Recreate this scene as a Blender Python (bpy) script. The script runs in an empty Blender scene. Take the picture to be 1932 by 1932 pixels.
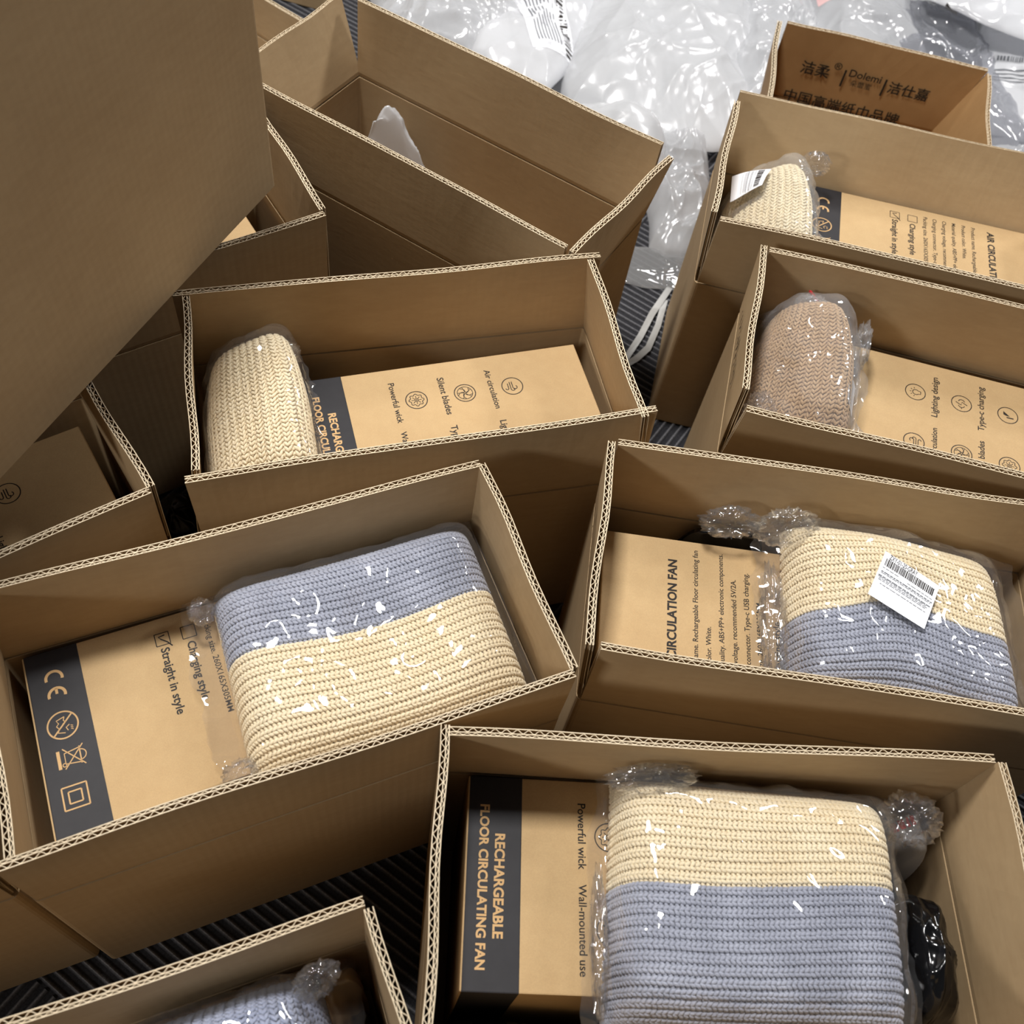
import bpy, math, random
import numpy as np
from mathutils import Matrix, Vector, noise

random.seed(7)
noise.seed_set(7)
rng = np.random.default_rng(7)
SC = bpy.context.scene
COL = SC.collection

# ---------------------------------------------------------------- camera, world, lights
cam = bpy.data.cameras.new('camera')
cam.sensor_width = 36.0
cam.lens = 1921.37 / 1932.0 * 36.0
cam.clip_start = 0.02
cam.dof.use_dof = True
cam.dof.focus_distance = 0.98
cam.dof.aperture_fstop = 9.0
cam_o = bpy.data.objects.new('camera', cam)
COL.objects.link(cam_o)
_r = Vector((0.98207053, 0.15793629, 0.10292521))
_u = Vector((-0.18851384, 0.82277552, 0.53619304))
_f = Vector((0.0, 0.54598222, -0.83779677))
cam_o.matrix_world = Matrix(((_r.x, _u.x, -_f.x, 0.0), (_r.y, _u.y, -_f.y, 0.0),
                             (_r.z, _u.z, -_f.z, 1.10363), (0, 0, 0, 1)))
SC.camera = cam_o

world = bpy.data.worlds.new('room_ambient')
SC.world = world
world.use_nodes = True
world.node_tree.nodes['Background'].inputs[0].default_value = (0.90, 0.93, 1.0, 1)
world.node_tree.nodes['Background'].inputs[1].default_value = 0.055


def area(name, loc, size, power, color=(1, 1, 1), aim=None):
    l = bpy.data.lights.new(name, 'AREA')
    l.shape = 'RECTANGLE'
    l.size, l.size_y = size
    l.energy = power
    l.color = color
    o = bpy.data.objects.new(name, l)
    o.location = loc
    if aim is not None:
        o.rotation_euler = (Vector(aim) - Vector(loc)).to_track_quat('-Z', 'Y').to_euler()
    COL.objects.link(o)
    return o


# lamps of the room: one panel far to the south-west, one overhead to the west, one behind, and an added fill lamp to the east
area('ceiling_or_fill_light', (-2.9, -2.6, 2.5), (0.7, 0.5), 62, (1.0, 0.98, 0.95), aim=(0, 0.6, 0.3))
area('ceiling_or_fill_light', (-0.60, 1.05, 2.7), (0.40, 0.40), 80, (1.0, 0.98, 0.95))
area('ceiling_or_fill_light', (0.8, 2.9, 2.6), (0.5, 0.5), 36, (1.0, 0.985, 0.97))
area('ceiling_or_fill_light', (2.5, 2.2, 2.6), (0.5, 0.5), 60, (1.0, 0.985, 0.97))  # added fill lamp, brightens the right face of the raised closed carton

vs = SC.view_settings
vs.view_transform = 'Standard'
vs.look = 'None'
vs.gamma = 1.0
vs.exposure = 0.0
vs.use_curve_mapping = False


# ---------------------------------------------------------------- materials
def lin(c):
    return tuple(((x / 255.0 + 0.055) / 1.055) ** 2.4 if x > 10 else x / 255.0 / 12.92 for x in c) + (1.0,)


MATS = {}


def mat(name, build):
    if name not in MATS:
        m = bpy.data.materials.new(name)
        m.use_nodes = True
        nt = m.node_tree
        nt.nodes.clear()
        out = nt.nodes.new('ShaderNodeOutputMaterial')
        build(nt, out)
        MATS[name] = m
    return MATS[name]


def nd(nt, kind, **kw):
    n = nt.nodes.new(kind)
    for k, v in kw.items():
        if k in n.inputs.keys():
            n.inputs[k].default_value = v
        else:
            setattr(n, k, v)
    return n


def paper(name, c1, c2, rough=0.75, nscale=60, stretch=(1, 1, 1), bump=0.0, flute=0.0, spec=0.25, fine=0.0):
    def b(nt, out):
        L = nt.links.new
        p = nd(nt, 'ShaderNodeBsdfPrincipled')
        p.inputs['Roughness'].default_value = rough
        p.inputs['Specular IOR Level'].default_value = spec
        tc = nd(nt, 'ShaderNodeTexCoord')
        mp = nd(nt, 'ShaderNodeMapping')
        mp.inputs['Scale'].default_value = stretch
        L(tc.outputs['Object'], mp.inputs['Vector'])
        n1 = nd(nt, 'ShaderNodeTexNoise', Scale=nscale, Detail=6.0, Roughness=0.65)
        L(mp.outputs[0], n1.inputs['Vector'])
        n2 = nd(nt, 'ShaderNodeTexNoise', Scale=6.0, Detail=2.0)
        L(tc.outputs['Object'], n2.inputs['Vector'])
        add = nd(nt, 'ShaderNodeMath', operation='MULTIPLY_ADD')
        L(n1.outputs['Fac'], add.inputs[0])
        add.inputs[1].default_value = 0.6
        L(n2.outputs['Fac'], add.inputs[2])
        mr = nd(nt, 'ShaderNodeMapRange')
        mr.inputs[1].default_value = 0.55
        mr.inputs[2].default_value = 1.05
        L(add.outputs[0], mr.inputs[0])
        mx = nd(nt, 'ShaderNodeMix', data_type='RGBA')
        mx.inputs[6].default_value = lin(c1)
        mx.inputs[7].default_value = lin(c2)
        L(mr.outputs[0], mx.inputs[0])
        col = mx.outputs[2]
        if fine:
            n3 = nd(nt, 'ShaderNodeTexNoise', Scale=900.0, Detail=3.0, Roughness=0.7)
            L(tc.outputs['Object'], n3.inputs['Vector'])
            r3 = nd(nt, 'ShaderNodeMapRange')
            r3.inputs[1].default_value = 0.3
            r3.inputs[2].default_value = 0.7
            r3.inputs[3].default_value = 1 - fine
            r3.inputs[4].default_value = 1 + fine
            L(n3.outputs['Fac'], r3.inputs[0])
            hv = nd(nt, 'ShaderNodeVectorMath', operation='SCALE')
            L(col, hv.inputs[0])
            L(r3.outputs[0], hv.inputs['Scale'])
            col = hv.outputs[0]
        L(col, p.inputs['Base Color'])
        h = n1.outputs['Fac']
        if flute:
            uv = nd(nt, 'ShaderNodeUVMap')
            sx = nd(nt, 'ShaderNodeSeparateXYZ')
            L(uv.outputs[0], sx.inputs[0])
            m1 = nd(nt, 'ShaderNodeMath', operation='MULTIPLY')
            L(sx.outputs[0], m1.inputs[0])
            m1.inputs[1].default_value = 2 * math.pi / 0.008
            m2 = nd(nt, 'ShaderNodeMath', operation='SINE')
            L(m1.outputs[0], m2.inputs[0])
            m3 = nd(nt, 'ShaderNodeMath', operation='MULTIPLY_ADD')
            L(m2.outputs[0], m3.inputs[0])
            m3.inputs[1].default_value = flute
            L(n1.outputs['Fac'], m3.inputs[2])
            h = m3.outputs[0]
        if bump:
            bp = nd(nt, 'ShaderNodeBump', Strength=bump, Distance=0.0006)
            L(h, bp.inputs['Height'])
            L(bp.outputs[0], p.inputs['Normal'])
        L(p.outputs[0], out.inputs[0])
    return mat(name, b)


M_KRAFT = paper('carton_kraft', (169, 143, 108), (183, 158, 122), nscale=45, stretch=(1, 1, 3), bump=0.25, flute=0.12)
M_EDGE = paper('carton_cut_edge', (214, 195, 164), (234, 217, 188), nscale=200, bump=0.3)
M_FLUTE = paper('carton_fluting', (150, 124, 90), (172, 146, 110), nscale=150, bump=0.2)
M_TISSUE = paper('tissue_carton_board', (158, 122, 80), (172, 136, 92), nscale=45, bump=0.2)
M_FAN = paper('fan_box_kraft', (186, 156, 114), (197, 168, 125), nscale=80, bump=0.15, fine=0.06)
M_BAND = paper('fan_box_dark_print', (40, 39, 42), (49, 48, 51), rough=0.55, nscale=90, bump=0.1)
M_INK = paper('black_ink', (38, 33, 30), (46, 40, 36), rough=0.6, nscale=200)
M_KINK = paper('kraft_knockout_print', (198, 160, 112), (206, 170, 122), nscale=120)
M_LABEL = paper('white_label_paper', (232, 233, 238), (240, 241, 245), rough=0.45, nscale=40, spec=0.4)
M_GREYINK = paper('grey_label_ink', (90, 92, 98), (110, 112, 118), nscale=200)
M_RED = paper('red_print', (190, 40, 50), (205, 60, 60), nscale=100)
M_PINK = paper('pink_paper', (226, 186, 186), (235, 200, 196), nscale=30)
M_YELLOW = paper('yellow_print', (232, 214, 70), (240, 224, 90), nscale=30)
M_STRAP = paper('grey_white_strap', (170, 170, 168), (190, 190, 188), rough=0.4, nscale=60)


def yarn(name, c1, c2):
    def b(nt, out):
        L = nt.links.new
        p = nd(nt, 'ShaderNodeBsdfPrincipled')
        p.inputs['Roughness'].default_value = 0.85
        p.inputs['Specular IOR Level'].default_value = 0.2
        p.inputs['Sheen Weight'].default_value = 0.25
        p.inputs['Sheen Roughness'].default_value = 0.5
        tc = nd(nt, 'ShaderNodeTexCoord')
        n1 = nd(nt, 'ShaderNodeTexNoise', Scale=700.0, Detail=4.0, Roughness=0.7)
        n2 = nd(nt, 'ShaderNodeTexNoise', Scale=25.0, Detail=2.0)
        L(tc.outputs['Object'], n1.inputs['Vector'])
        L(tc.outputs['Object'], n2.inputs['Vector'])
        ad = nd(nt, 'ShaderNodeMath', operation='MULTIPLY_ADD')
        L(n1.outputs['Fac'], ad.inputs[0])
        ad.inputs[1].default_value = 1.2
        L(n2.outputs['Fac'], ad.inputs[2])
        mr = nd(nt, 'ShaderNodeMapRange')
        mr.inputs[1].default_value = 0.7
        mr.inputs[2].default_value = 1.5
        L(ad.outputs[0], mr.inputs[0])
        mx = nd(nt, 'ShaderNodeMix', data_type='RGBA')
        mx.inputs[6].default_value = lin(c1)
        mx.inputs[7].default_value = lin(c2)
        L(mr.outputs[0], mx.inputs[0])
        L(mx.outputs[2], p.inputs['Base Color'])
        bp = nd(nt, 'ShaderNodeBump', Strength=0.6, Distance=0.0008)
        L(n1.outputs['Fac'], bp.inputs['Height'])
        L(bp.outputs[0], p.inputs['Normal'])
        L(p.outputs[0], out.inputs[0])
    return mat(name, b)


Y_CREAM = yarn('cream_yarn', (240, 220, 180), (252, 239, 208))
Y_BLUE = yarn('grey_blue_yarn', (140, 144, 160), (192, 196, 210))
Y_TAN = yarn('tan_yarn', (176, 142, 104), (208, 176, 138))
Y_PALE = yarn('pale_blue_yarn', (150, 158, 184), (186, 194, 214))


def film(name, tint=(1, 1, 1), haze=0.0, hcol=(230, 232, 236), refl=0.06, rough=0.04, gloss=1.0):
    """thin plastic sheet: clear transmission, a share of milky haze and a Fresnel reflection"""
    def b(nt, out):
        L = nt.links.new
        tr = nd(nt, 'ShaderNodeBsdfTransparent')
        tr.inputs[0].default_value = tint + (1,)
        base = tr.outputs[0]
        if haze > 0:
            df = nd(nt, 'ShaderNodeBsdfDiffuse')
            df.inputs[0].default_value = lin(hcol)
            tl = nd(nt, 'ShaderNodeBsdfTranslucent')
            tl.inputs[0].default_value = lin(hcol)
            m0 = nd(nt, 'ShaderNodeMixShader')
            m0.inputs[0].default_value = 0.4
            L(df.outputs[0], m0.inputs[1])
            L(tl.outputs[0], m0.inputs[2])
            m1 = nd(nt, 'ShaderNodeMixShader')
            m1.inputs[0].default_value = haze
            L(base, m1.inputs[1])
            L(m0.outputs[0], m1.inputs[2])
            base = m1.outputs[0]
        gl = nd(nt, 'ShaderNodeBsdfGlossy')
        gl.inputs['Roughness'].default_value = rough
        gl.inputs[0].default_value = (gloss, gloss, gloss, 1)
        lw = nd(nt, 'ShaderNodeLayerWeight', Blend=0.5)
        pw = nd(nt, 'ShaderNodeMath', operation='POWER')
        L(lw.outputs['Facing'], pw.inputs[0])
        pw.inputs[1].default_value = 5.0
        fr = nd(nt, 'ShaderNodeMath', operation='MULTIPLY_ADD')
        L(pw.outputs[0], fr.inputs[0])
        fr.inputs[1].default_value = 0.55
        fr.inputs[2].default_value = refl
        m2 = nd(nt, 'ShaderNodeMixShader')
        L(fr.outputs[0], m2.inputs[0])
        L(base, m2.inputs[1])
        L(gl.outputs[0], m2.inputs[2])
        L(m2.outputs[0], out.inputs[0])
    return mat(name, b)


F_CLEAR = film('clear_film', (0.97, 0.97, 0.975), haze=0.05, refl=0.075)
F_MILKY = film('milky_film', (0.95, 0.96, 0.97), haze=0.16)
F_FROST = film('frosted_film', (0.95, 0.95, 0.96), haze=0.55, hcol=(234, 235, 237), rough=0.17)
F_HEAVY = film('translucent_white_film', (0.95, 0.95, 0.96), haze=0.72, hcol=(236, 237, 239), rough=0.24)
F_WHITE = film('white_mailer_film', (1, 1, 1), haze=0.96, hcol=(236, 237, 240), rough=0.16)
F_GREY = film('grey_mailer_film', (1, 1, 1), haze=0.96, hcol=(122, 124, 130), rough=0.2)
F_GREYCLEAR = film('grey_clear_film', (0.9, 0.9, 0.92), haze=0.45, hcol=(170, 172, 178), rough=0.1)
F_TAN = film('tan_wrapped_item', (1, 1, 1), haze=1.0, hcol=(196, 164, 116), rough=0.12)
F_BLACK = film('black_bag_film', (0, 0, 0), haze=1.0, hcol=(16, 16, 18), rough=0.16)
F_TEAL = film('dark_teal_film', (0.2, 0.3, 0.33), haze=0.4, hcol=(30, 48, 54), rough=0.06)


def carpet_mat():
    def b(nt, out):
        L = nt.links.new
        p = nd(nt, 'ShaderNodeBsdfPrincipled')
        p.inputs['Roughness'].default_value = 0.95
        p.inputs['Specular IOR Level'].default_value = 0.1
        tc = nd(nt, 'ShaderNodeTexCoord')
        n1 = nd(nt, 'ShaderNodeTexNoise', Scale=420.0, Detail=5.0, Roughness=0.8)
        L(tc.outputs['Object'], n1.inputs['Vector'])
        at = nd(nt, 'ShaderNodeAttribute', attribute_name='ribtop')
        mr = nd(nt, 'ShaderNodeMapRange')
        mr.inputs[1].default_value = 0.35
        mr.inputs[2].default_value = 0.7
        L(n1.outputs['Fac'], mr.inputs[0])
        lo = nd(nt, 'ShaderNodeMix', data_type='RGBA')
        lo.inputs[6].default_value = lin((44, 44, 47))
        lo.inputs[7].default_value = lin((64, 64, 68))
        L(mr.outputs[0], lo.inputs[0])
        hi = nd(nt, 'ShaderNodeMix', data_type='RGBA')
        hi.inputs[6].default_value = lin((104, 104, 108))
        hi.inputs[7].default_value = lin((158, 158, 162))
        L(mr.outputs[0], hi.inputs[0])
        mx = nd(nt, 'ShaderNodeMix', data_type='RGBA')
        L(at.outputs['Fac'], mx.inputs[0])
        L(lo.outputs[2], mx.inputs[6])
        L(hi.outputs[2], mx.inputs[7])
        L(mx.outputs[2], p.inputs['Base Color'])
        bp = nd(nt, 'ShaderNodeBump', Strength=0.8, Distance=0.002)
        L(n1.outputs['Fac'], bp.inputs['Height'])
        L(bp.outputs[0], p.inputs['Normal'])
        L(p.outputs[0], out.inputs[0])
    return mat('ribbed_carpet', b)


M_CARPET = carpet_mat()


# ---------------------------------------------------------------- mesh helpers
def link(name, me, mats=None, parent=None, smooth=False):
    if mats is not None:
        for m in (mats if isinstance(mats, (list, tuple)) else [mats]):
            if m.name not in [x.name for x in me.materials if x]:
                me.materials.append(m)
    if smooth:
        me.polygons.foreach_set('use_smooth', [True] * len(me.polygons))
    o = bpy.data.objects.new(name, me)
    COL.objects.link(o)
    if parent is not None:
        o.parent = parent
    return o


def mesh(name, verts, faces, mi=None, uvs=None):
    me = bpy.data.meshes.new(name)
    me.from_pydata([tuple(v) for v in verts], [], [tuple(f) for f in faces])
    if mi is not None:
        me.polygons.foreach_set('material_index', mi)
    if uvs is not None:
        l = me.uv_layers.new(name='UVMap')
        for lp in me.loops:
            l.data[lp.index].uv = uvs[lp.vertex_index]
    me.update()
    return me


def empty(name, loc, rz=0.0, label=None, cat=None, group=None):
    o = bpy.data.objects.new(name, None)
    o.location = loc
    o.rotation_euler = (0, 0, rz)
    o.empty_display_size = 0.05
    COL.objects.link(o)
    tag(o, label, cat, group)
    return o


def tag(o, label=None, cat=None, group=None, kind=None):
    if label:
        o['label'] = label
    if cat:
        o['category'] = cat
    if group:
        o['group'] = group
    if kind:
        o['kind'] = kind
    return o


def box_vf(x0, x1, y0, y1, z0, z1):
    v = [(x0, y0, z0), (x1, y0, z0), (x1, y1, z0), (x0, y1, z0), (x0, y0, z1), (x1, y0, z1), (x1, y1, z1), (x0, y1, z1)]
    f = [(0, 3, 2, 1), (4, 5, 6, 7), (0, 1, 5, 4), (1, 2, 6, 5), (2, 3, 7, 6), (3, 0, 4, 7)]
    return v, f


def bevel(me, w, seg=2):
    import bmesh
    bm = bmesh.new()
    bm.from_mesh(me)
    bmesh.ops.bevel(bm, geom=list(bm.edges), offset=w, segments=seg, affect='EDGES', profile=0.6)
    bm.to_mesh(me)
    bm.free()
    return me


# ---------------------------------------------------------------- floor: ribbed carpet tiles
TILE = 0.5
NR = 46


def tile_mesh():
    vs_, fs, top = [], [], []
    p = TILE / NR
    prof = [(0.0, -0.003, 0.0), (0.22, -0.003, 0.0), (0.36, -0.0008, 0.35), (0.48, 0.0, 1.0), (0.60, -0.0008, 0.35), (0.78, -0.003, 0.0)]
    xs = []
    for i in range(NR):
        for (a, z, t) in prof:
            xs.append(((i + a) * p, z, t))
    xs.append((TILE, -0.003, 0.0))
    for (x, z, t) in xs:
        vs_ += [(x - TILE / 2, -TILE / 2, z), (x - TILE / 2, TILE / 2, z)]
        top += [t, t]
    for i in range(len(xs) - 1):
        fs.append((2 * i, 2 * i + 2, 2 * i + 3, 2 * i + 1))
    me = mesh('carpet_tile', vs_, fs)
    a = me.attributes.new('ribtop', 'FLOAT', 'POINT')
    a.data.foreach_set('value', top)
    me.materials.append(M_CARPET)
    return me


fl_v, fl_f = box_vf(-6.0, 5.0, -4.0, 7.0, -0.05, -0.004)
floor = link('floor', mesh('floor', fl_v, fl_f), M_CARPET)
tag(floor, kind='structure')
M_WALL = paper('painted_wall', (205, 203, 198), (212, 210, 206), nscale=20)
for wn, bb in (('wall_left', (-6.1, -6.0, -4.0, 7.0, -0.05, 2.8)), ('wall_back', (-6.0, 5.0, 7.0, 7.1, -0.05, 2.8))):
    v, f = box_vf(*bb)
    tag(link(wn, mesh(wn, v, f), M_WALL), kind='structure')
tm = tile_mesh()
TH = math.radians(-26)
for i in range(-4, 5):
    for j in range(-3, 7):
        x, y = i * TILE, j * TILE
        wx = x * math.cos(TH) - y * math.sin(TH) + 0.10
        wy = x * math.sin(TH) + y * math.cos(TH) + 0.70
        if not (-1.2 < wx < 1.6 and -0.6 < wy < 3.2):
            continue
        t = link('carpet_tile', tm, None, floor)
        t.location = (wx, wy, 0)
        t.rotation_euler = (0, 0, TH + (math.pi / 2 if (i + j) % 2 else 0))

# ---------------------------------------------------------------- cartons
CL, CW, CH, CF = 0.4401, 0.2166, 0.2617, 0.102
TK = 0.007


def rrect(hx, hy, r, n=4):
    pts = []
    for (sx, sy, a0) in ((1, 1, 0), (-1, 1, 90), (-1, -1, 180), (1, -1, 270)):
        for k in range(n + 1):
            a = math.radians(a0 + 90.0 * k / n)
            pts.append((sx * (hx - r) + r * math.cos(a), sy * (hy - r) + r * math.sin(a)))
    return pts


def body_mesh(l, w, h):
    outer = rrect(l / 2, w / 2, 0.006)
    inner = rrect(l / 2 - TK, w / 2 - TK, 0.002)
    n = len(outer)
    v, f = [], []
    z0, zi = 0.001, 0.001 + TK
    for (x, y) in outer:
        v.append((x, y, z0))
    for (x, y) in outer:
        v.append((x, y, h - 0.0015))
    for (x, y) in inner:
        v.append((x, y, h - 0.0015))
    for (x, y) in inner:
        v.append((x, y, zi))
    for i in range(n):
        j = (i + 1) % n
        f += [(i, j, n + j, n + i), (n + i, n + j, 2 * n + j, 2 * n + i), (2 * n + i, 2 * n + j, 3 * n + j, 3 * n + i)]
    f.append(tuple(range(n))[::-1])
    f.append(tuple(range(3 * n, 4 * n)))
    uv = [(x + y, z) for (x, y, z) in v]
    return mesh('carton_body', v, f, uvs=uv)


SIDES = {'back': ((-1, 1), (1, 1), (0, 1)), 'front': ((-1, -1), (1, -1), (0, -1)),
         'left': ((-1, 1), (-1, -1), (-1, 0)), 'right': ((1, 1), (1, -1), (1, 0))}


def flap_mesh(side, l, w, h, fh, leans, bow=0.0, seed=0, inset=0.004, flare=0.0):
    """double-wall corrugated flap: three liners and two flutings, open along the top edge"""
    a, b, nr = SIDES[side]
    A = np.array([a[0] * l / 2, a[1] * w / 2, h])
    B = np.array([b[0] * l / 2, b[1] * w / 2, h])
    nrm = np.array([nr[0], nr[1], 0.0])
    A = A - nrm * TK / 2
    B = B - nrm * TK / 2
    d = (B - A) / np.linalg.norm(B - A)
    A = A + d * inset
    B = B - d * inset
    ln = np.linalg.norm(B - A)
    ph = seed * 1.7
    Z = np.array([0, 0, 1.0])

    def P(s, t, n):
        k = s / ln
        le = leans[0] * (1 - k) + leans[1] * k + bow * 4 * k * (1 - k)
        le += 0.012 * math.sin(9 * k + ph) * (t / fh)
        tt = t * (1 + 0.006 * math.sin(13 * k + 2.1 * ph))
        sq = 0.8 if t < 0.001 else 1.0
        return A + d * (s + flare * k * t / fh) + (nrm * math.sin(le) + Z * math.cos(le)) * tt + (nrm * math.cos(le) - Z * math.sin(le)) * n * sq

    v, f, mi, uv = [], [], [], []

    def V(s, t, n):
        v.append(P(s, t, n))
        uv.append((s, t))
        return len(v) - 1
    HT = TK / 2
    lt = 0.0007
    NS = max(8, int(ln / 0.02))
    ts = [0.0, 0.005, fh * 0.5, fh]
    MID = -0.0007
    for (n0, n1) in ((HT - lt, HT), (MID - lt / 2, MID + lt / 2), (-HT, -HT + lt)):
        g = [[[V(ln * i / NS, t, n) for n in (n0, n1)] for t in ts] for i in range(NS + 1)]
        for i in range(NS):
            for q in range(len(ts) - 1):
                f.append((g[i][q][0], g[i + 1][q][0], g[i + 1][q + 1][0], g[i][q + 1][0]))
                f.append((g[i][q][1], g[i][q + 1][1], g[i + 1][q + 1][1], g[i + 1][q][1]))
                mi += [0, 0]
            f.append((g[i][-1][0], g[i + 1][-1][0], g[i + 1][-1][1], g[i][-1][1]))
            mi.append(1)
        for i in (0, NS):
            for q in range(len(ts) - 1):
                f.append((g[i][q][0], g[i][q + 1][0], g[i][q + 1][1], g[i][q][1]))
                mi.append(1)
    for (n0, n1, per) in ((MID + lt / 2, HT - lt, 0.0085), (-HT + lt, MID - lt / 2, 0.0066)):
        rt = 0.0005
        c = (n0 + n1) / 2
        am = (n1 - n0) / 2 - rt * 0.5
        NP = int(ln / per * 6)
        pts = []
        jit = 0.0
        for i in range(NP + 1):
            s = ln * i / NP
            if i % 6 == 0:
                jit = random.uniform(-0.12, 0.12)
            x = math.sin(2 * math.pi * s / per + ph + jit)
            x = math.copysign(abs(x) ** 0.8, x)
            pts.append((s, c + am * x))
        rows = []
        for i, (s, n) in enumerate(pts):
            q0, q1 = pts[max(0, i - 1)], pts[min(NP, i + 1)]
            ds, dn = q1[0] - q0[0], q1[1] - q0[1]
            m = math.hypot(ds, dn)
            ox, on = -dn / m * rt / 2, ds / m * rt / 2
            zt = fh - 0.0003 + random.uniform(-0.0006, 0.0002)
            rows.append([V(s - ox, 0.02, n - on), V(s + ox, 0.02, n + on), V(s - ox, zt, n - on), V(s + ox, zt, n + on)])
        for i in range(NP):
            p, q = rows[i], rows[i + 1]
            f += [(p[0], q[0], q[2], p[2]), (p[1], p[3], q[3], q[1]), (p[2], q[2], q[3], p[3])]
            mi += [2, 2, 1]
    return mesh('carton_flap', v, f, mi, uv)


def carton(label, pose, leans, dims=(CL, CW, CH, CF), group='open shipping cartons', z=0.0, bow=None, sides=('back', 'front', 'left', 'right'), name='cardboard_carton'):
    x, y, a = pose
    root = empty(name, (x, y, z), a, label, 'carton', group)
    l, w, h, fh = dims
    link('carton_body', body_mesh(l, w, h), M_KRAFT, root)
    for k, s in enumerate(sides):
        le = leans.get(s, (0.05, 0.05))
        me = flap_mesh(s, l, w, h, fh, le, (bow or {}).get(s, 0.0), seed=k + 10 * len(label))
        link('flap', me, [M_KRAFT, M_EDGE, M_FLUTE], root)
    return root


CART = {
 'C': ('open carton in the middle holding a cream knit hat left of a fan box', (-0.1204, 0.6376, 0.3802), {'back': (-0.003, 0.035), 'front': (0.073, -0.074), 'left': (-0.124, -0.094), 'right': (-0.107, -0.149)}),
 'D': ('open carton with a blue-over-cream scarf on a fan box with certification marks', (-0.1678, 0.3258, 0.54), {'back': (0.048, -0.005), 'front': (0.018, 0.042), 'right': (0.018, -0.007), 'left': (-0.121, -0.105)}),
 'E': ('open carton holding a cream and blue scarf with a white barcode label', (0.3034, 0.4826, 0.0344), {'back': (0.01, 0.086), 'front': (-0.015, -0.034), 'left': (0.042, 0.097), 'right': (0.05, 0.05)}),
 'H': ('open carton at bottom right with a fan box, cream and blue scarf and black bag', (0.2108, 0.206, 0.1285), {'back': (-0.054, 0.015), 'left': (0.025, 0.002), 'right': (0.065, 0.038), 'front': (0.0, 0.0)}),
 'M': ('open carton holding a tan ribbed hat beside a fan box with feature icons', (0.4275, 0.7607, -0.0751), {'back': (-0.034, 0.075), 'front': (0.201, 0.174), 'left': (0.049, 0.048)}),
 'N': ('open carton at right holding a pale cream hat with a barcode sticker', (0.3862, 1.0125, -0.0585), {'back': (0.241, 0.369), 'front': (0.07, 0.041), 'left': (0.015, 0.075)}),
 'A': ('nearly empty open carton with a crumpled white bag inside, top centre', (-0.1533, 1.002, -0.414), {'back': (0.051, 0.096), 'front': (-0.055, -0.04), 'right': (0.175, 0.087), 'left': (0.27, 0.24)}),
 'B': ('open carton half hidden under the raised closed carton, behind the cream hat carton', (-0.4858, 0.7458, 0.7067), {'right': (0.088, 0.013), 'front': (0.08, 0.046), 'left': (0.0, 0.0), 'back': (0.0, 0.0)}),
 'G': ('open carton at the left edge under the raised carton, fan box with one round icon', (-0.5343, 0.3668, 0.7492), {'right': (-0.021, 0.009), 'front': (-0.001, 0.027), 'left': (0, 0), 'back': (0, 0)}),
 'I': ('open carton at the bottom edge holding pale blue knitwear and a dark bag', (-0.1858, -0.0543, 0.5045), {'back': (0.053, 0.036), 'right': (0.021, 0.079), 'left': (0, 0), 'front': (0, 0)}),
}
JP = (-0.534, 0.066, 0.54)
ROOT = {}
for k, (lab, pose, le) in CART.items():
    ROOT[k] = carton(lab, pose, le)
carton('shadowed carton at the lower left edge, only its dark front showing', JP, {'front': (0.06, 0.04), 'right': (0.05, 0.02), 'left': (0, 0), 'back': (0, 0)}, dims=(CL, 0.13, CH, CF))


def w2(k, x, y):
    """carton-local floor-plan point to the room"""
    px, py, a = CART[k][1]
    return (px + x * math.cos(a) - y * math.sin(a), py + x * math.sin(a) + y * math.cos(a))


# added carton, out of view past the lower left corner, placed to shade it
carton('closed carton beyond the lower left corner of the photo', (-0.98, -0.30, 0.62), {}, dims=(CL, 0.30, 0.68, 0.1), sides=(), group=None)

# closed carton standing on the rims of two open ones (upper left)
KA = math.radians(74.45)
kx, ky = -0.3078, 0.8286
kc = (kx - math.cos(KA) * CL / 2 - math.sin(KA) * CW / 2, ky - math.sin(KA) * CL / 2 + math.cos(KA) * CW / 2)
kroot = empty('closed_carton', (kc[0], kc[1], 0.366), KA, 'plain closed carton standing on two open cartons, upper left', 'carton')
KH = 0.42
kb = body_mesh(CL, CW, KH)
link('carton_body', bevel(kb, 0.0012, 1) if False else kb, M_KRAFT, kroot)
for (x0, x1, y0, y1) in ((-CL / 2 + .001, CL / 2 - .001, -CW / 2 + .001, -0.001), (-CL / 2 + .001, CL / 2 - .001, 0.001, CW / 2 - .001)):
    v, f = box_vf(x0, x1, y0, y1, KH - 0.001, KH + 0.006)
    link('flap', mesh('closed_flap', v, f, uvs=[(p[0], p[1]) for p in v]), M_KRAFT, kroot)
v, f = box_vf(-CL / 2 - .0004, CL / 2 + .0004, -0.03, 0.03, KH + 0.006, KH + 0.0064)
link('packing_tape', mesh('packing_tape', v, f), F_MILKY, kroot)

# small cartons in the far background
carton('low warm-lit carton peeking out right of the raised carton, at the top edge', (-0.60, 1.35, -0.52), {s: (0.0, 0.0) for s in SIDES}, dims=(0.30, 0.20, 0.13, 0.07), group='background cartons')
carton('brown carton on the carpet at the very top left edge', (-0.66, 1.845, -0.14), {s: (0.0, 0.0) for s in SIDES}, dims=(0.34, 0.22, 0.16, 0.09), group='background cartons')


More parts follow.
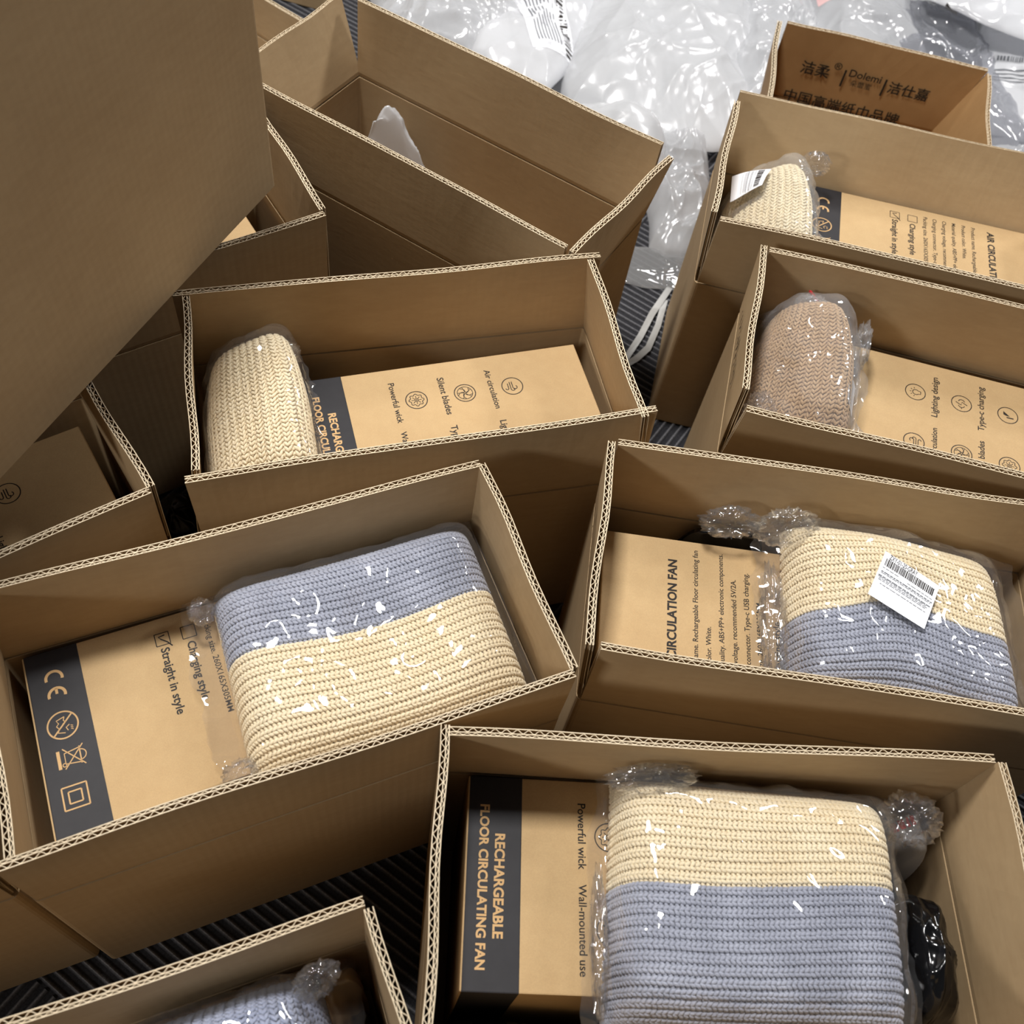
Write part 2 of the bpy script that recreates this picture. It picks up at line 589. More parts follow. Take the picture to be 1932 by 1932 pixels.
# ---------------------------------------------------------------- flat print helpers
def stroke(pts, w, closed=False):
    v, f = [], []
    n = len(pts)
    for i in range(n):
        if closed:
            p0, p1 = pts[(i - 1) % n], pts[(i + 1) % n]
        else:
            p0, p1 = pts[max(0, i - 1)], pts[min(n - 1, i + 1)]
        dx, dy = p1[0] - p0[0], p1[1] - p0[1]
        m = math.hypot(dx, dy) or 1
        ox, oy = -dy / m * w / 2, dx / m * w / 2
        v += [(pts[i][0] + ox, pts[i][1] + oy), (pts[i][0] - ox, pts[i][1] - oy)]
    for i in range(n if closed else n - 1):
        j = (i + 1) % n
        f.append((2 * i + 1, 2 * j + 1, 2 * j, 2 * i))
    return v, f


class Flat:
    """flat print in a 2-D frame: x = reading direction, y = up, millimetres"""
    def __init__(self):
        self.v, self.f = [], []

    def add(self, vf):
        k = len(self.v)
        self.v += vf[0]
        self.f += [tuple(i + k for i in q) for q in vf[1]]
        return self

    def s(self, pts, w=1.1, closed=False):
        return self.add(stroke(pts, w, closed))

    def ring(self, cx, cy, r, w=1.1, n=40):
        return self.s([(cx + r * math.cos(2 * math.pi * i / n), cy + r * math.sin(2 * math.pi * i / n)) for i in range(n)], w, True)

    def arc(self, cx, cy, r, a0, a1, w=1.1, n=16):
        return self.s([(cx + r * math.cos(math.radians(a0 + (a1 - a0) * i / n)), cy + r * math.sin(math.radians(a0 + (a1 - a0) * i / n))) for i in range(n + 1)], w)

    def rect(self, x0, y0, x1, y1):
        return self.add(([(x0, y0), (x1, y0), (x1, y1), (x0, y1)], [(0, 1, 2, 3)]))

    def poly(self, pts):
        return self.add((list(pts), [tuple(range(len(pts)))]))

    def mesh(self, name, s=0.001):
        return mesh(name, [(x * s, y * s, 0) for x, y in self.v], self.f)


_TXT = {}


def text_mesh(t, bold=0.0, width=None, height=None):
    key = (t, bold, width, height)
    if key in _TXT:
        return _TXT[key]
    cu = bpy.data.curves.new('lettering', 'FONT')
    cu.body = t
    cu.size = 1.0
    cu.offset = bold
    cu.resolution_u = 3
    o = bpy.data.objects.new('lettering', cu)
    COL.objects.link(o)
    dg = bpy.context.evaluated_depsgraph_get()
    dg.update()
    me = bpy.data.meshes.new_from_object(o.evaluated_get(dg))
    bpy.data.objects.remove(o)
    bpy.data.curves.remove(cu)
    co = np.zeros(len(me.vertices) * 3)
    me.vertices.foreach_get('co', co)
    co = co.reshape(-1, 3)
    co[:, 0] -= co[:, 0].min()
    w0 = co[:, 0].max()
    sx = (width / w0) if width else (height / 0.73)
    sy = (height / 0.73) if height else sx
    co[:, 0] *= sx
    co[:, 1] *= sy
    co[:, 2] = 0
    me.vertices.foreach_set('co', co.ravel())
    me.update()
    _TXT[key] = me
    return me


# icons, centred, radius 11.3 mm
def icon(kind):
    F = Flat()
    F.ring(0, 0, 11.3, 1.0)
    if kind == 'wick':
        F.s([((7.2 + 0.9 * math.cos(8 * t)) * math.cos(t), (7.2 + 0.9 * math.cos(8 * t)) * math.sin(t)) for t in [2 * math.pi * i / 64 for i in range(64)]], 0.8, True)
        F.ring(0, 0, 2.1, 0.7, 20)
        F.ring(0, 0, 0.8, 0.6, 12)
        for i in range(8):
            a = math.pi / 4 * i
            F.s([(2.8 * math.cos(a), 2.8 * math.sin(a)), (5.4 * math.cos(a), 5.4 * math.sin(a))], 0.7)
    elif kind == 'blades':
        F.ring(0, 0, 8.2, 0.7)
        for i in range(5):
            a = 2 * math.pi * i / 5
            F.s([(r * math.cos(a + 0.16 * r), r * math.sin(a + 0.16 * r)) for r in (1, 2.5, 4, 5.5, 7.8)], 0.7)
            F.s([(r * math.cos(a + 0.7 + 0.02 * r), r * math.sin(a + 0.7 + 0.02 * r)) for r in (1.2, 3.5, 5.5, 7.8)], 0.6)
        F.ring(0, 0, 1.1, 0.6, 12)
    elif kind == 'air':
        F.s([(-6, 0.2), (2, 0.2)], 0.9)
        F.arc(2, 2.5, 2.3, -90, 150, 0.9)
        F.s([(-6, -2.2), (4, -2.2)], 0.9)
        F.arc(4, -0.2, 2.0, -90, 120, 0.9)
        F.s([(-4, -4.6), (2.5, -4.6)], 0.9)
        F.arc(2.5, -6.2, 1.6, 90, -100, 0.9)
    elif kind == 'wall':
        F.s([(-3.4, -6.4), (-3.4, 1.5)], 1.6)
        F.poly([(0.2, 5), (5, 5), (-1.2, -2.2), (-1.2, 1.5)])
    elif kind == 'typec':
        F.s([(1.2, 6.5), (-2.2, 0.5), (2.2, -0.5), (-1.2, -6.5)], 1.0)
        F.arc(-2.4, 0, 3.4, 100, 260, 0.9)
        F.arc(2.4, 0, 3.4, 80, -80, 0.9)
        F.s([(-6, 0), (-8, 0)], 0.8)
    elif kind == 'bulb':
        F.arc(0, -0.5, 3.6, -50, 230, 0.9)
        F.s([(-2.3, -3.4), (-2.0, -6), (2.0, -6), (2.3, -3.4)], 0.9)
        for i in range(5):
            a = math.radians(18 + 36 * i)
            F.s([(5.2 * math.cos(a), -0.5 + 5.2 * math.sin(a)), (7 * math.cos(a), -0.5 + 7 * math.sin(a))], 0.8)
    return F.mesh('feature_icon')


ICONS = {k: icon(k) for k in ('wick', 'blades', 'air', 'wall', 'typec', 'bulb')}


def cert(kind):
    F = Flat()
    if kind == 'ce':
        F.arc(-6.5, 0, 6.6, 75, 285, 2.4, 20)
        F.arc(9.5, 0, 6.6, 75, 285, 2.4, 20)
        F.s([(3, 0), (8.5, 0)], 2.2)
    elif kind == 'tap':
        F.ring(0, 0, 12, 1.3)
        F.s([(-8.4, 8.4), (8.4, -8.4)], 1.3)
        F.s([(-7, 2), (-5, -4.5), (-2, -3), (0, -5), (3, -3), (6, -4.5), (7.5, 1)], 0.8)
        F.s([(-7, 2), (-4, 1), (-2, 2.5)], 0.8)
        F.s([(1, 5), (3, 2.2), (6, 3.4)], 0.8)
        for i in range(3):
            F.s([(2 + i * 1.6, 5.8), (3 + i * 1.6, 7.6)], 0.6)
    elif kind == 'bin':
        F.s([(-9, 9), (9, -7)], 0.9)
        F.s([(9, 9), (-9, -7)], 0.9)
        F.s([(-6.5, 6), (-4.6, -6), (4.6, -6), (6.5, 6)], 0.9)
        F.s([(-7.6, 6), (7.6, 6)], 1.0)
        F.arc(0, 6, 4.5, 0, 180, 0.8)
        F.ring(5.2, -7, 1.5, 0.7, 14)
        F.rect(-8, -12, 8, -9.4)
    elif kind == 'square':
        F.s([(-9.6, -9.6), (9.6, -9.6)], 1.2).s([(-9.6, 9.6), (9.6, 9.6)], 1.2).s([(-9.6, -9.6), (-9.6, 9.6)], 1.2).s([(9.6, -9.6), (9.6, 9.6)], 1.2)
        F.s([(-5, -5), (5, -5)], 1.2).s([(-5, 5), (5, 5)], 1.2).s([(-5, -5), (-5, 5)], 1.2).s([(5, -5), (5, 5)], 1.2)
    elif kind in ('check', 'nocheck'):
        F.s([(-6, -6), (6, -6)], 0.8).s([(-6, 6), (6, 6)], 0.8).s([(-6, -6), (-6, 6)], 0.8).s([(6, -6), (6, 6)], 0.8)
        if kind == 'check':
            F.s([(-3.5, 2.5), (-2.6, -3), (0, -1), (4, 3.5), (9, 7)], 1.2)
    return F.mesh('print_mark')


CERT = {k: cert(k) for k in ('ce', 'tap', 'bin', 'square', 'check', 'nocheck')}
FAN_U, FAN_V = 0.305, 0.165
FAN_BODY = {}


def put(name, me, m, parent, u, v, z):
    """print on the fan box top: v = reading direction (-y), u = up (+x), millimetres"""
    me2 = me
    if len(me.materials) == 0:
        me.materials.append(m)
    elif me.materials[0].name != m.name:
        me2 = me.copy()
        me2.materials[0] = m
    o = bpy.data.objects.new(name, me2)
    COL.objects.link(o)
    o.parent = parent
    o.matrix_local = Matrix(((0, 1, 0, u / 1000), (-1, 0, 0, -v / 1000), (0, 0, 1, z), (0, 0, 0, 1)))
    return o


FRONT = [('Powerful wick', 'wick', 0, 45.5), ('Wall-mounted use', 'wall', 0, 117.5), ('Silent blades', 'blades', 1, 45.5),
         ('Type-c charging', 'typec', 1, 117.5), ('Air circulation', 'air', 2, 45.5), ('Lighting design', 'bulb', 2, 117.5)]
WID = {'Powerful wick': 53.5, 'Wall-mounted use': 68, 'Silent blades': 50, 'Type-c charging': 65, 'Air circulation': 53, 'Lighting design': 59}
BACK = [('Packing size. 260X165X305MM', 151, 94), ('Charging connector. Type-c USB charging.', 163, 125), ('Charging voltage. recommended 5V/2A.', 175.3, 116),
        ('Material quality. ABS+PP+ electronic components.', 187.6, 143), ('Product color. White.', 200, 62), ('Product name. Rechargeable Floor circulating fan', 212.3, 143)]


def fan_box(label, x, y, a, ztop, face):
    z0 = 0.0085
    h = ztop - z0
    root = empty('fan_box', (x, y, z0), a, label, 'box', 'printed fan boxes')
    v, f = box_vf(0, FAN_U, -FAN_V, 0, 0, h)
    link('box_body', bevel(mesh('fan_box_body', v, f), 0.0012), M_FAN, root)
    e = 0.0002
    v, f = box_vf(0.0012, 0.0455, -FAN_V - e, e, 0.0012, h + e)
    link('dark_band', bevel(mesh('fan_box_band', v, f), 0.0010), M_BAND, root)
    # lid seam along the long sides
    zt = h + 0.00012
    zb = h + e + 0.00015
    if face == 'front':
        put('lettering', text_mesh('RECHARGEABLE', 0.032, 0.080), M_KINK, root, 24.0, 46.8, zb)
        put('lettering', text_mesh('FLOOR CIRCULATING FAN', 0.032, 0.126), M_KINK, root, 11.2, 23.5, zb)
        for (t, ic, row, vc) in FRONT:
            put('lettering', text_mesh(t, 0.014, WID[t] / 1000), M_INK, root, 91.8 + 52.3 * row, vc - WID[t] / 2, zt)
            put('feature_icon', ICONS[ic], M_INK, root, 117.0 + 52.3 * row, vc, zt)
    else:
        put('certification_mark', CERT['ce'], M_KINK, root, 22.5, 33.5, zb)
        put('certification_mark', CERT['tap'], M_KINK, root, 22.2, 71.2, zb)
        put('certification_mark', CERT['bin'], M_KINK, root, 25.0, 101.0, zb)
        put('certification_mark', CERT['square'], M_KINK, root, 21.5, 134.5, zb)
        put('check_box', CERT['check'], M_INK, root, 114.3, 21, zt)
        put('lettering', text_mesh('Straight in style', 0.022, 0.0645), M_INK, root, 111, 30, zt)
        put('check_box', CERT['nocheck'], M_INK, root, 137, 21.2, zt)
        put('lettering', text_mesh('Charging style', 0.022, 0.058), M_INK, root, 133.5, 31, zt)
        for (t, u, wd) in BACK:
            put('lettering', text_mesh(t, 0.010, wd / 1000), M_INK, root, u, 12.5, zt)
        put('lettering', text_mesh('AIR CIRCULATION FAN', 0.034, 0.128), M_INK, root, 233, 14, zt)
    return root


fan_box('fan box with dark band beside the cream hat, feature icons facing up', -0.2457, 0.6565, 0.4266, 0.262, 'front')
fan_box('fan box whose dark band shows certification marks, left of the blue and cream scarf', -0.3891, 0.3061, 0.553, 0.262, 'back')
fan_box('fan box at bottom right with large lettering on its dark band', 0.006, 0.278, 0.1381, 0.268, 'front')
fan_box('fan box with a product text left of the scarf with the white label', 0.407, 0.3986, 3.2037, 0.268, 'back')
fan_box('fan box with icons upside down, right of the tan hat', 0.6288, 0.668, 3.059, 0.268, 'front')
fan_box('fan box with dark band and check boxes, right of the pale cream hat', 0.292, 1.117, -0.0520, 0.275, 'back')
fan_box('fan box at the left edge with a single round wind icon in view', -0.6617, 0.3458, 0.7255, 0.268, 'front')
bx, by = w2('B', -0.12, 0.085)
fan_box('fan box barely seen in the carton under the raised carton', bx, by, 0.7067, 0.24, 'back')


# ---------------------------------------------------------------- knitwear in plastic bags
def capsule_template(n=6, rings=(0.0, 0.35, 0.75, 1.0, 0.75, 0.35, 0.0)):
    v = [(-1, 0, 0)]
    k = len(rings)
    for i in range(1, k - 1):
        x = -1 + 2.0 * i / (k - 1)
        for j in range(n):
            a = 2 * math.pi * j / n
            v.append((x, rings[i] * math.cos(a), rings[i] * math.sin(a)))
    v.append((1, 0, 0))
    f = []
    for j in range(n):
        f.append((0, 1 + (j + 1) % n, 1 + j))
    for i in range(k - 3):
        for j in range(n):
            a, b = 1 + i * n + j, 1 + i * n + (j + 1) % n
            f.append((a, b, b + n))
            f.append((a, b + n, a + n))
    last = len(v) - 1
    o = 1 + (k - 3) * n
    for j in range(n):
        f.append((o + j, o + (j + 1) % n, last))
    return np.array(v, float), np.array(f, int)


CAP_V, CAP_F = capsule_template(5, (0, 0.65, 1.0, 1.0, 0.65, 0))


def capsules_mesh(name, C, D, N, hl, rw, rn):
    """many yarn loops: centres C, directions D, normals N (n,3)"""
    B = np.cross(N, D)
    B /= np.linalg.norm(B, axis=1)[:, None] + 1e-12
    n = len(C)
    V = (C[:, None, :] + CAP_V[None, :, 0, None] * (D * hl)[:, None, :]
         + CAP_V[None, :, 1, None] * (B * rw)[:, None, :] + CAP_V[None, :, 2, None] * (N * rn)[:, None, :])
    V = V.reshape(-1, 3)
    Fc = (CAP_F[None] + (np.arange(n) * len(CAP_V))[:, None, None]).reshape(-1, 3)
    me = bpy.data.meshes.new(name)
    me.vertices.add(len(V))
    me.vertices.foreach_set('co', V.ravel())
    me.loops.add(len(Fc) * 3)
    me.loops.foreach_set('vertex_index', Fc.ravel())
    me.polygons.add(len(Fc))
    me.polygons.foreach_set('loop_start', np.arange(len(Fc)) * 3)
    me.polygons.foreach_set('use_smooth', np.ones(len(Fc), bool))
    me.update(calc_edges=True)
    me.validate()
    return me


def prof(x, p):
    return np.sqrt(np.maximum(0.0, 1 - np.abs(2 * x - 1) ** p))


class Pillow:
    """soft slab: a runs along the ribs, b across them; corners are (x,y,z) of the base in order a0b0, a1b0, a1b1, a0b1"""
    def __init__(self, corners, thick, pa=5, pb=3, taper=None, warp=None, tilt=None, sag=None):
        self.c = np.array(corners, float)
        self.t, self.pa, self.pb = thick, pa, pb
        self.taper, self.warp, self.tilt, self.sag = taper, warp, tilt, sag

    def P(self, a, b):
        a = np.asarray(a, float)
        b = np.asarray(b, float)
        bb = b
        if self.warp is not None:
            bb = b + self.warp(a) * 4 * b * (1 - b)
        if self.taper is not None:
            bb = 0.5 + (bb - 0.5) * self.taper(a)
        c = self.c
        a_, b_ = a[..., None], bb[..., None]
        p = (1 - a_) * (1 - b_) * c[0] + a_ * (1 - b_) * c[1] + a_ * b_ * c[2] + (1 - a_) * b_ * c[3]
        h = self.t * prof(np.clip(a, 0, 1), self.pa) * prof(np.clip(b, 0, 1), self.pb)
        if self.sag is not None:
            h = h * self.sag(a, b)
        p = p.copy()
        p[..., 2] += h
        return p

    def N(self, a, b, e=1e-3):
        a = np.asarray(a, float)
        b = np.asarray(b, float)
        da = self.P(np.clip(a + e, 0, 1), b) - self.P(np.clip(a - e, 0, 1), b)
        db = self.P(a, np.clip(b + e, 0, 1)) - self.P(a, np.clip(b - e, 0, 1))
        n = np.cross(da, db)
        n /= np.linalg.norm(n, axis=-1)[..., None] + 1e-12
        s = np.sign(n[..., 2:3])
        s[s == 0] = 1
        return n * s

    def base_mesh(self, name, off, na=44, nb=36):
        A = 0.5 - 0.5 * np.cos(np.linspace(0, math.pi, na))
        Bq = 0.5 - 0.5 * np.cos(np.linspace(0, math.pi, nb))
        a, b = np.meshgrid(A, Bq, indexing='ij')
        top = self.P(a, b) - self.N(a, b) * off
        bot = top.copy()
        c = self.c
        base = ((1 - a[..., None]) * (1 - b[..., None]) * c[0] + a[..., None] * (1 - b[..., None]) * c[1] + a[..., None] * b[..., None] * c[2] + (1 - a[..., None]) * b[..., None] * c[3])
        bot[..., 2] = np.minimum(top[..., 2], base[..., 2] + 0.001)
        v = np.concatenate([top.reshape(-1, 3), bot.reshape(-1, 3)])
        f = []
        m = na * nb
        for i in range(na - 1):
            for j in range(nb - 1):
                q = (i * nb + j, (i + 1) * nb + j, (i + 1) * nb + j + 1, i * nb + j + 1)
                f.append(q)
                f.append(tuple(m + t for t in q[::-1]))
        ring = [i * nb for i in range(na)] + [(na - 1) * nb + j for j in range(1, nb)] + [i * nb + nb - 1 for i in range(na - 2, -1, -1)] + [j for j in range(nb - 2, 0, -1)]
        for i in range(len(ring)):
            p, q = ring[i], ring[(i + 1) % len(ring)]
            f.append((q, p, m + p, m + q))
        return v, f


def knit(pil, pitch, step, radius, color_of, jitter=0.12):
    """rows of V stitches along a, ribs across b; returns {colour: (C, D, N)}"""
    bs = np.linspace(0, 1, 400)
    line = pil.P(np.full_like(bs, 0.5), bs)
    sl = np.concatenate([[0], np.cumsum(np.linalg.norm(np.diff(line, axis=0), axis=1))])
    nr = max(4, int(sl[-1] / pitch))
    ribs = np.interp((np.arange(nr) + 0.5) / nr * sl[-1], sl, bs)
    db = np.gradient(ribs)
    out = {}
    as_ = np.linspace(0, 1, 600)
    for i, b0 in enumerate(ribs):
        ln = pil.P(as_, np.full_like(as_, b0))
        s = np.concatenate([[0], np.cumsum(np.linalg.norm(np.diff(ln, axis=0), axis=1))])
        ns = int(s[-1] / step)
        if ns < 3:
            continue
        aa = np.interp((np.arange(ns) + 0.5 + rng.uniform(-0.1, 0.1)) / ns * s[-1], s, as_)
        for sd in (-1, 1):
            for lay in (0, 1):
                # lay 0: the raised V of the rib, lay 1: the low purl bumps in the valley
                if lay == 1 and sd == 1:
                    continue
                o0, o1 = (0.06, 0.30) if lay == 0 else (0.5, 0.5)
                bm = b0 + sd * db[i] * (o0 + o1) / 2
                bm = np.clip(np.full(ns, bm) + rng.normal(0, jitter * 0.08 * db[i], ns), 0.0, 1.0)
                p = pil.P(aa, bm)
                n = pil.N(aa, bm)
                p1 = pil.P(np.clip(aa + 0.004, 0, 1), bm)
                p0 = pil.P(np.clip(aa - 0.004, 0, 1), bm)
                ta = p1 - p0
                ta /= np.linalg.norm(ta, axis=1)[:, None] + 1e-12
                q1 = pil.P(aa, np.clip(bm + 0.004, 0, 1)) - pil.P(aa, np.clip(bm - 0.004, 0, 1))
                tb = q1 - (q1 * ta).sum(1)[:, None] * ta
                tb /= np.linalg.norm(tb, axis=1)[:, None] + 1e-12
                if lay == 0:
                    d = ta * 0.80 + tb * sd * 0.52 - n * 0.10
                    p = p + n * (radius * 0.25)
                else:
                    d = tb * 0.9 + ta * 0.2
                    p = p - n * (radius * 0.55)
                d = d + rng.normal(0, jitter, d.shape)
                d /= np.linalg.norm(d, axis=1)[:, None]
                n = n - (n * d).sum(1)[:, None] * d
                n /= np.linalg.norm(n, axis=1)[:, None] + 1e-12
                cols = color_of(aa, bm)
                for cname in set(cols):
                    m = np.array([cc == cname for cc in cols])
                    out.setdefault(cname, []).append((p[m], d[m], n[m]))
    return {k: tuple(np.concatenate([t[i] for t in L_]) for i in range(3)) for k, L_ in out.items()}


def crumple(p, f, seed, k=1.0):
    q = Vector((p[0] * f + seed * 3.1, p[1] * f - seed * 1.7, p[2] * f + seed))
    r = 0.0
    d, _ = noise.voronoi(q * 1.0)
    r += 0.55 * min(1.0, (d[1] - d[0]) * 1.6)
    r += 0.45 * (1 - abs(noise.noise(q * 1.7)) * 2)
    r += 0.10 * (1 - abs(noise.noise(q * 4.3)) * 2) * k
    return r


def clamp_in(k, P, gap=0.0045):
    """keep points inside the walls of carton k"""
    px, py, a = CART[k][1]
    P = np.array(P, float)
    X, Y = P[..., 0] - px, P[..., 1] - py
    x = X * math.cos(a) + Y * math.sin(a)
    y = -X * math.sin(a) + Y * math.cos(a)
    x = np.clip(x, -CL / 2 + TK + gap, CL / 2 - TK - gap)
    y = np.clip(y, -CW / 2 + TK + gap, CW / 2 - TK - gap)
    P[..., 0] = px + x * math.cos(a) - y * math.sin(a)
    P[..., 1] = py + x * math.sin(a) + y * math.cos(a)
    return P


def film_over(pil, root, m, margin=(0.06, 0.06), lift=0.0025, amp=0.004, freq=32, seed=1, na=110, nb=90, name='plastic_bag', skirt=0.3, box=None, loc=(0, 0, 0)):
    ma, mb = margin
    A = np.linspace(-ma, 1 + ma, na)
    Bq = np.linspace(-mb, 1 + mb, nb)
    a, b = np.meshgrid(A, Bq, indexing='ij')
    ac, bc = np.clip(a, 0.0, 1.0), np.clip(b, 0.0, 1.0)
    # slacker profile than the knit, so that the film bridges the edges
    st = (pil.pa, pil.pb)
    pil.pa, pil.pb = pil.pa * 1.5, pil.pb * 1.5
    base = pil.P(ac, bc)
    N = pil.N(np.clip(ac, 0.04, 0.96), np.clip(bc, 0.04, 0.96))
    pil.pa, pil.pb = st
    outa = np.maximum(np.abs(a - 0.5) - 0.5, 0)
    outb = np.maximum(np.abs(b - 0.5) - 0.5, 0)
    ea = pil.c[1] - pil.c[0]
    eb = pil.c[3] - pil.c[0]
    P = base + ea * (a - ac)[..., None] + eb * (b - bc)[..., None]
    edge = np.clip((outa / max(ma, 1e-6) + outb / max(mb, 1e-6)), 0, 1.3)
    v = []
    for i in range(na):
        for j in range(nb):
            p = P[i, j]
            cr = crumple(p, freq, seed)
            k = amp * (1 + 1.2 * edge[i, j])
            q = p + N[i, j] * (lift + k * max(0.0, cr + 0.1))
            if edge[i, j] > 0:
                q = q + np.array([0, 0, pil.t * skirt * (1 - edge[i, j] * 0.6)])
                wv = noise.noise_vector(Vector((p[0] * 40 + seed, p[1] * 40, seed)))
                q = q + np.array(wv) * 0.006 * edge[i, j]
            c4 = pil.c[:, 2]
            zb = (1 - ac[i, j]) * (1 - bc[i, j]) * c4[0] + ac[i, j] * (1 - bc[i, j]) * c4[1] + ac[i, j] * bc[i, j] * c4[2] + (1 - ac[i, j]) * bc[i, j] * c4[3]
            q[2] = max(q[2], zb + 0.002)
            v.append(q)
    f = [(i * nb + j, (i + 1) * nb + j, (i + 1) * nb + j + 1, i * nb + j + 1) for i in range(na - 1) for j in range(nb - 1)]
    v = np.array(v)
    if box:
        v = clamp_in(box, v)
    me = mesh('plastic_bag', v - np.array(loc), f)
    return link(name, me, m, root, smooth=True)


def knit_item(name, label, cat, pil, pitch=0.0079, step=0.0039, radius=0.00175, color_of=None, yarns=None, filmmat=None, group='bagged knitwear', part='knit_fabric', **fk):
    ctr = pil.c.mean(axis=0)
    loc = (float(ctr[0]), float(ctr[1]), float(pil.c[:, 2].min()))
    root = empty(name, loc, 0, label, cat, group)
    L0 = np.array(loc)
    st = knit(pil, pitch, step, radius, color_of)
    bv, bf = pil.base_mesh('knit_core', 0.0014)
    first = list(yarns)[0]
    core = mesh('knit_core', bv - L0, bf)
    # colour of the core follows the yarn above it
    for yn in yarns:
        core.materials.append(yarns[yn])
    na, nb = 44, 36
    A = 0.5 - 0.5 * np.cos(np.linspace(0, math.pi, na))
    Bq = 0.5 - 0.5 * np.cos(np.linspace(0, math.pi, nb))
    names = list(yarns)
    mi = []
    for i in range(na - 1):
        cols = color_of(np.full(nb - 1, (A[i] + A[i + 1]) / 2), (Bq[:-1] + Bq[1:]) / 2)
        for j in range(nb - 1):
            k = names.index(cols[j])
            mi += [k, k]
    mi += [0] * (len(core.polygons) - len(mi))
    core.polygons.foreach_set('material_index', mi)
    link(part, core, None, root, smooth=True)
    for cname, (C, D, N) in st.items():
        me = capsules_mesh('knit_stitches', C - L0, D, N, step * 0.86, radius * 1.0, radius * 0.85)
        o = link('knit_stitches', me, yarns[cname], root)
        o['kind'] = 'stuff'
    if filmmat is not None:
        film_over(pil, root, filmmat, loc=loc, **fk)
    return root, L0


def quad(k, pts):
    """carton-local (x,y,z) corners to room corners"""
    return [w2(k, p[0], p[1]) + (p[2],) for p in pts]


# scarf D : blue (back half) over cream, ribs along the carton
pD = Pillow(quad('D', [(-0.036, 0.090, 0.265), (0.201, 0.090, 0.265), (0.198, -0.090, 0.265), (-0.042, -0.088, 0.265)]), 0.052, pa=9, pb=6,
            warp=lambda a: 0.05 * np.sin((a - 0.25) * 5.0) * (1 - 0.4 * a) - 0.02)
two = {'blue': Y_BLUE, 'cream': Y_CREAM}
knit_item('bagged_scarf', 'folded scarf in clear plastic, blue half behind and cream half in front, centre left', 'scarf', pD, yarns=two,
          color_of=lambda a, b: ['cream' if (y > 0.47 or x < 0.004) else 'blue' for x, y in zip(a, b)], filmmat=F_CLEAR, margin=(0.09, 0.03), amp=0.0050, freq=19, seed=6, group='bagged scarves', box='D')

# scarf H : cream behind, blue in front
pH = Pillow(quad('H', [(-0.074, 0.095, 0.2715), (0.146, 0.086, 0.2705), (0.138, -0.095, 0.2705), (-0.086, -0.095, 0.2715)]), 0.066, pa=9, pb=5,
            warp=lambda a: 0.03 * np.sin(a * 4.0 + 0.6) - 0.015)
knit_item('bagged_scarf', 'folded scarf in clear plastic, cream half behind and blue half in front, bottom right', 'scarf', pH, yarns=two,
          color_of=lambda a, b: ['blue' if y > 0.46 else 'cream' for x, y in zip(a, b)], filmmat=F_CLEAR, margin=(0.05, 0.03), amp=0.0052, freq=18, seed=8, group='bagged scarves', box='H')

# scarf E : cream behind, blue in front, label on top
pE = Pillow(quad('E', [(-0.034, 0.095, 0.2715), (0.164, 0.088, 0.2705), (0.174, -0.090, 0.2705), (-0.038, -0.094, 0.2715)]), 0.064, pa=8, pb=5,
            warp=lambda a: 0.06 * np.sin(a * 8.5 + 0.8) * (1 - 0.6 * a) + 0.03, sag=lambda a, b: 1 - 0.22 * np.clip(a, 0, 1) ** 2)
rootE, LE = knit_item('bagged_scarf', 'folded scarf in clear plastic carrying a white barcode label', 'scarf', pE, yarns=two,
                      color_of=lambda a, b: ['blue' if y > 0.50 else 'cream' for x, y in zip(a, b)], filmmat=F_CLEAR, margin=(0.12, 0.03), amp=0.0050, freq=19, seed=12, group='bagged scarves', box='E')

# hats
egg = lambda lo, p=1.0: (lambda a: 1 - (1 - lo) * np.clip((a - 0.5) / 0.5, 0, 1) ** (1.6 * p))
pC = Pillow(quad('C', [(-0.206, -0.094, 0.225), (-0.206, 0.092, 0.232), (-0.102, 0.094, 0.280), (-0.102, -0.098, 0.280)]), 0.068, pa=7.0, pb=4.2, taper=egg(0.78))
knit_item('bagged_hat', 'cream ribbed knit hat in clear plastic standing left of the fan box', 'hat', pC, pitch=0.0085, step=0.0050, yarns={'cream': Y_CREAM},
          color_of=lambda a, b: ['cream'] * len(a), filmmat=F_CLEAR, margin=(0.02, 0.01), amp=0.005, freq=26, seed=21, group='bagged hats', box='C')
pM = Pillow(quad('M', [(-0.204, -0.094, 0.180), (-0.204, 0.090, 0.258), (-0.098, 0.094, 0.288), (-0.098, -0.098, 0.280)]), 0.075, pa=5, pb=3.0, taper=egg(0.62))
rootM, LM_ = knit_item('bagged_hat', 'tan ribbed knit hat in clear plastic with a red zip edge', 'hat', pM, pitch=0.0088, step=0.0052, yarns={'tan': Y_TAN},
                       color_of=lambda a, b: ['tan'] * len(a), filmmat=F_MILKY, margin=(0.03, 0.06), amp=0.006, freq=24, seed=27, group='bagged hats', box='M')
pN = Pillow(quad('N', [(-0.203, -0.092, 0.190), (-0.203, 0.092, 0.210), (-0.104, 0.096, 0.286), (-0.094, -0.098, 0.286)]), 0.066, pa=5, pb=3.0, taper=egg(0.68))
rootN, LN_ = knit_item('bagged_hat', 'pale cream knit hat in wrinkled plastic with a barcode sticker', 'hat', pN, pitch=0.0088, step=0.0054, yarns={'cream': Y_CREAM},
                       color_of=lambda a, b: ['cream'] * len(a), filmmat=F_MILKY, margin=(0.02, 0.02), amp=0.006, freq=30, seed=33, group='bagged hats', box='N')
pI = Pillow(quad('I', [(0.175, -0.06, 0.230), (0.172, 0.094, 0.230), (0.030, 0.094, 0.230), (0.020, -0.06, 0.230)]), 0.100, pa=5.0, pb=3.6)
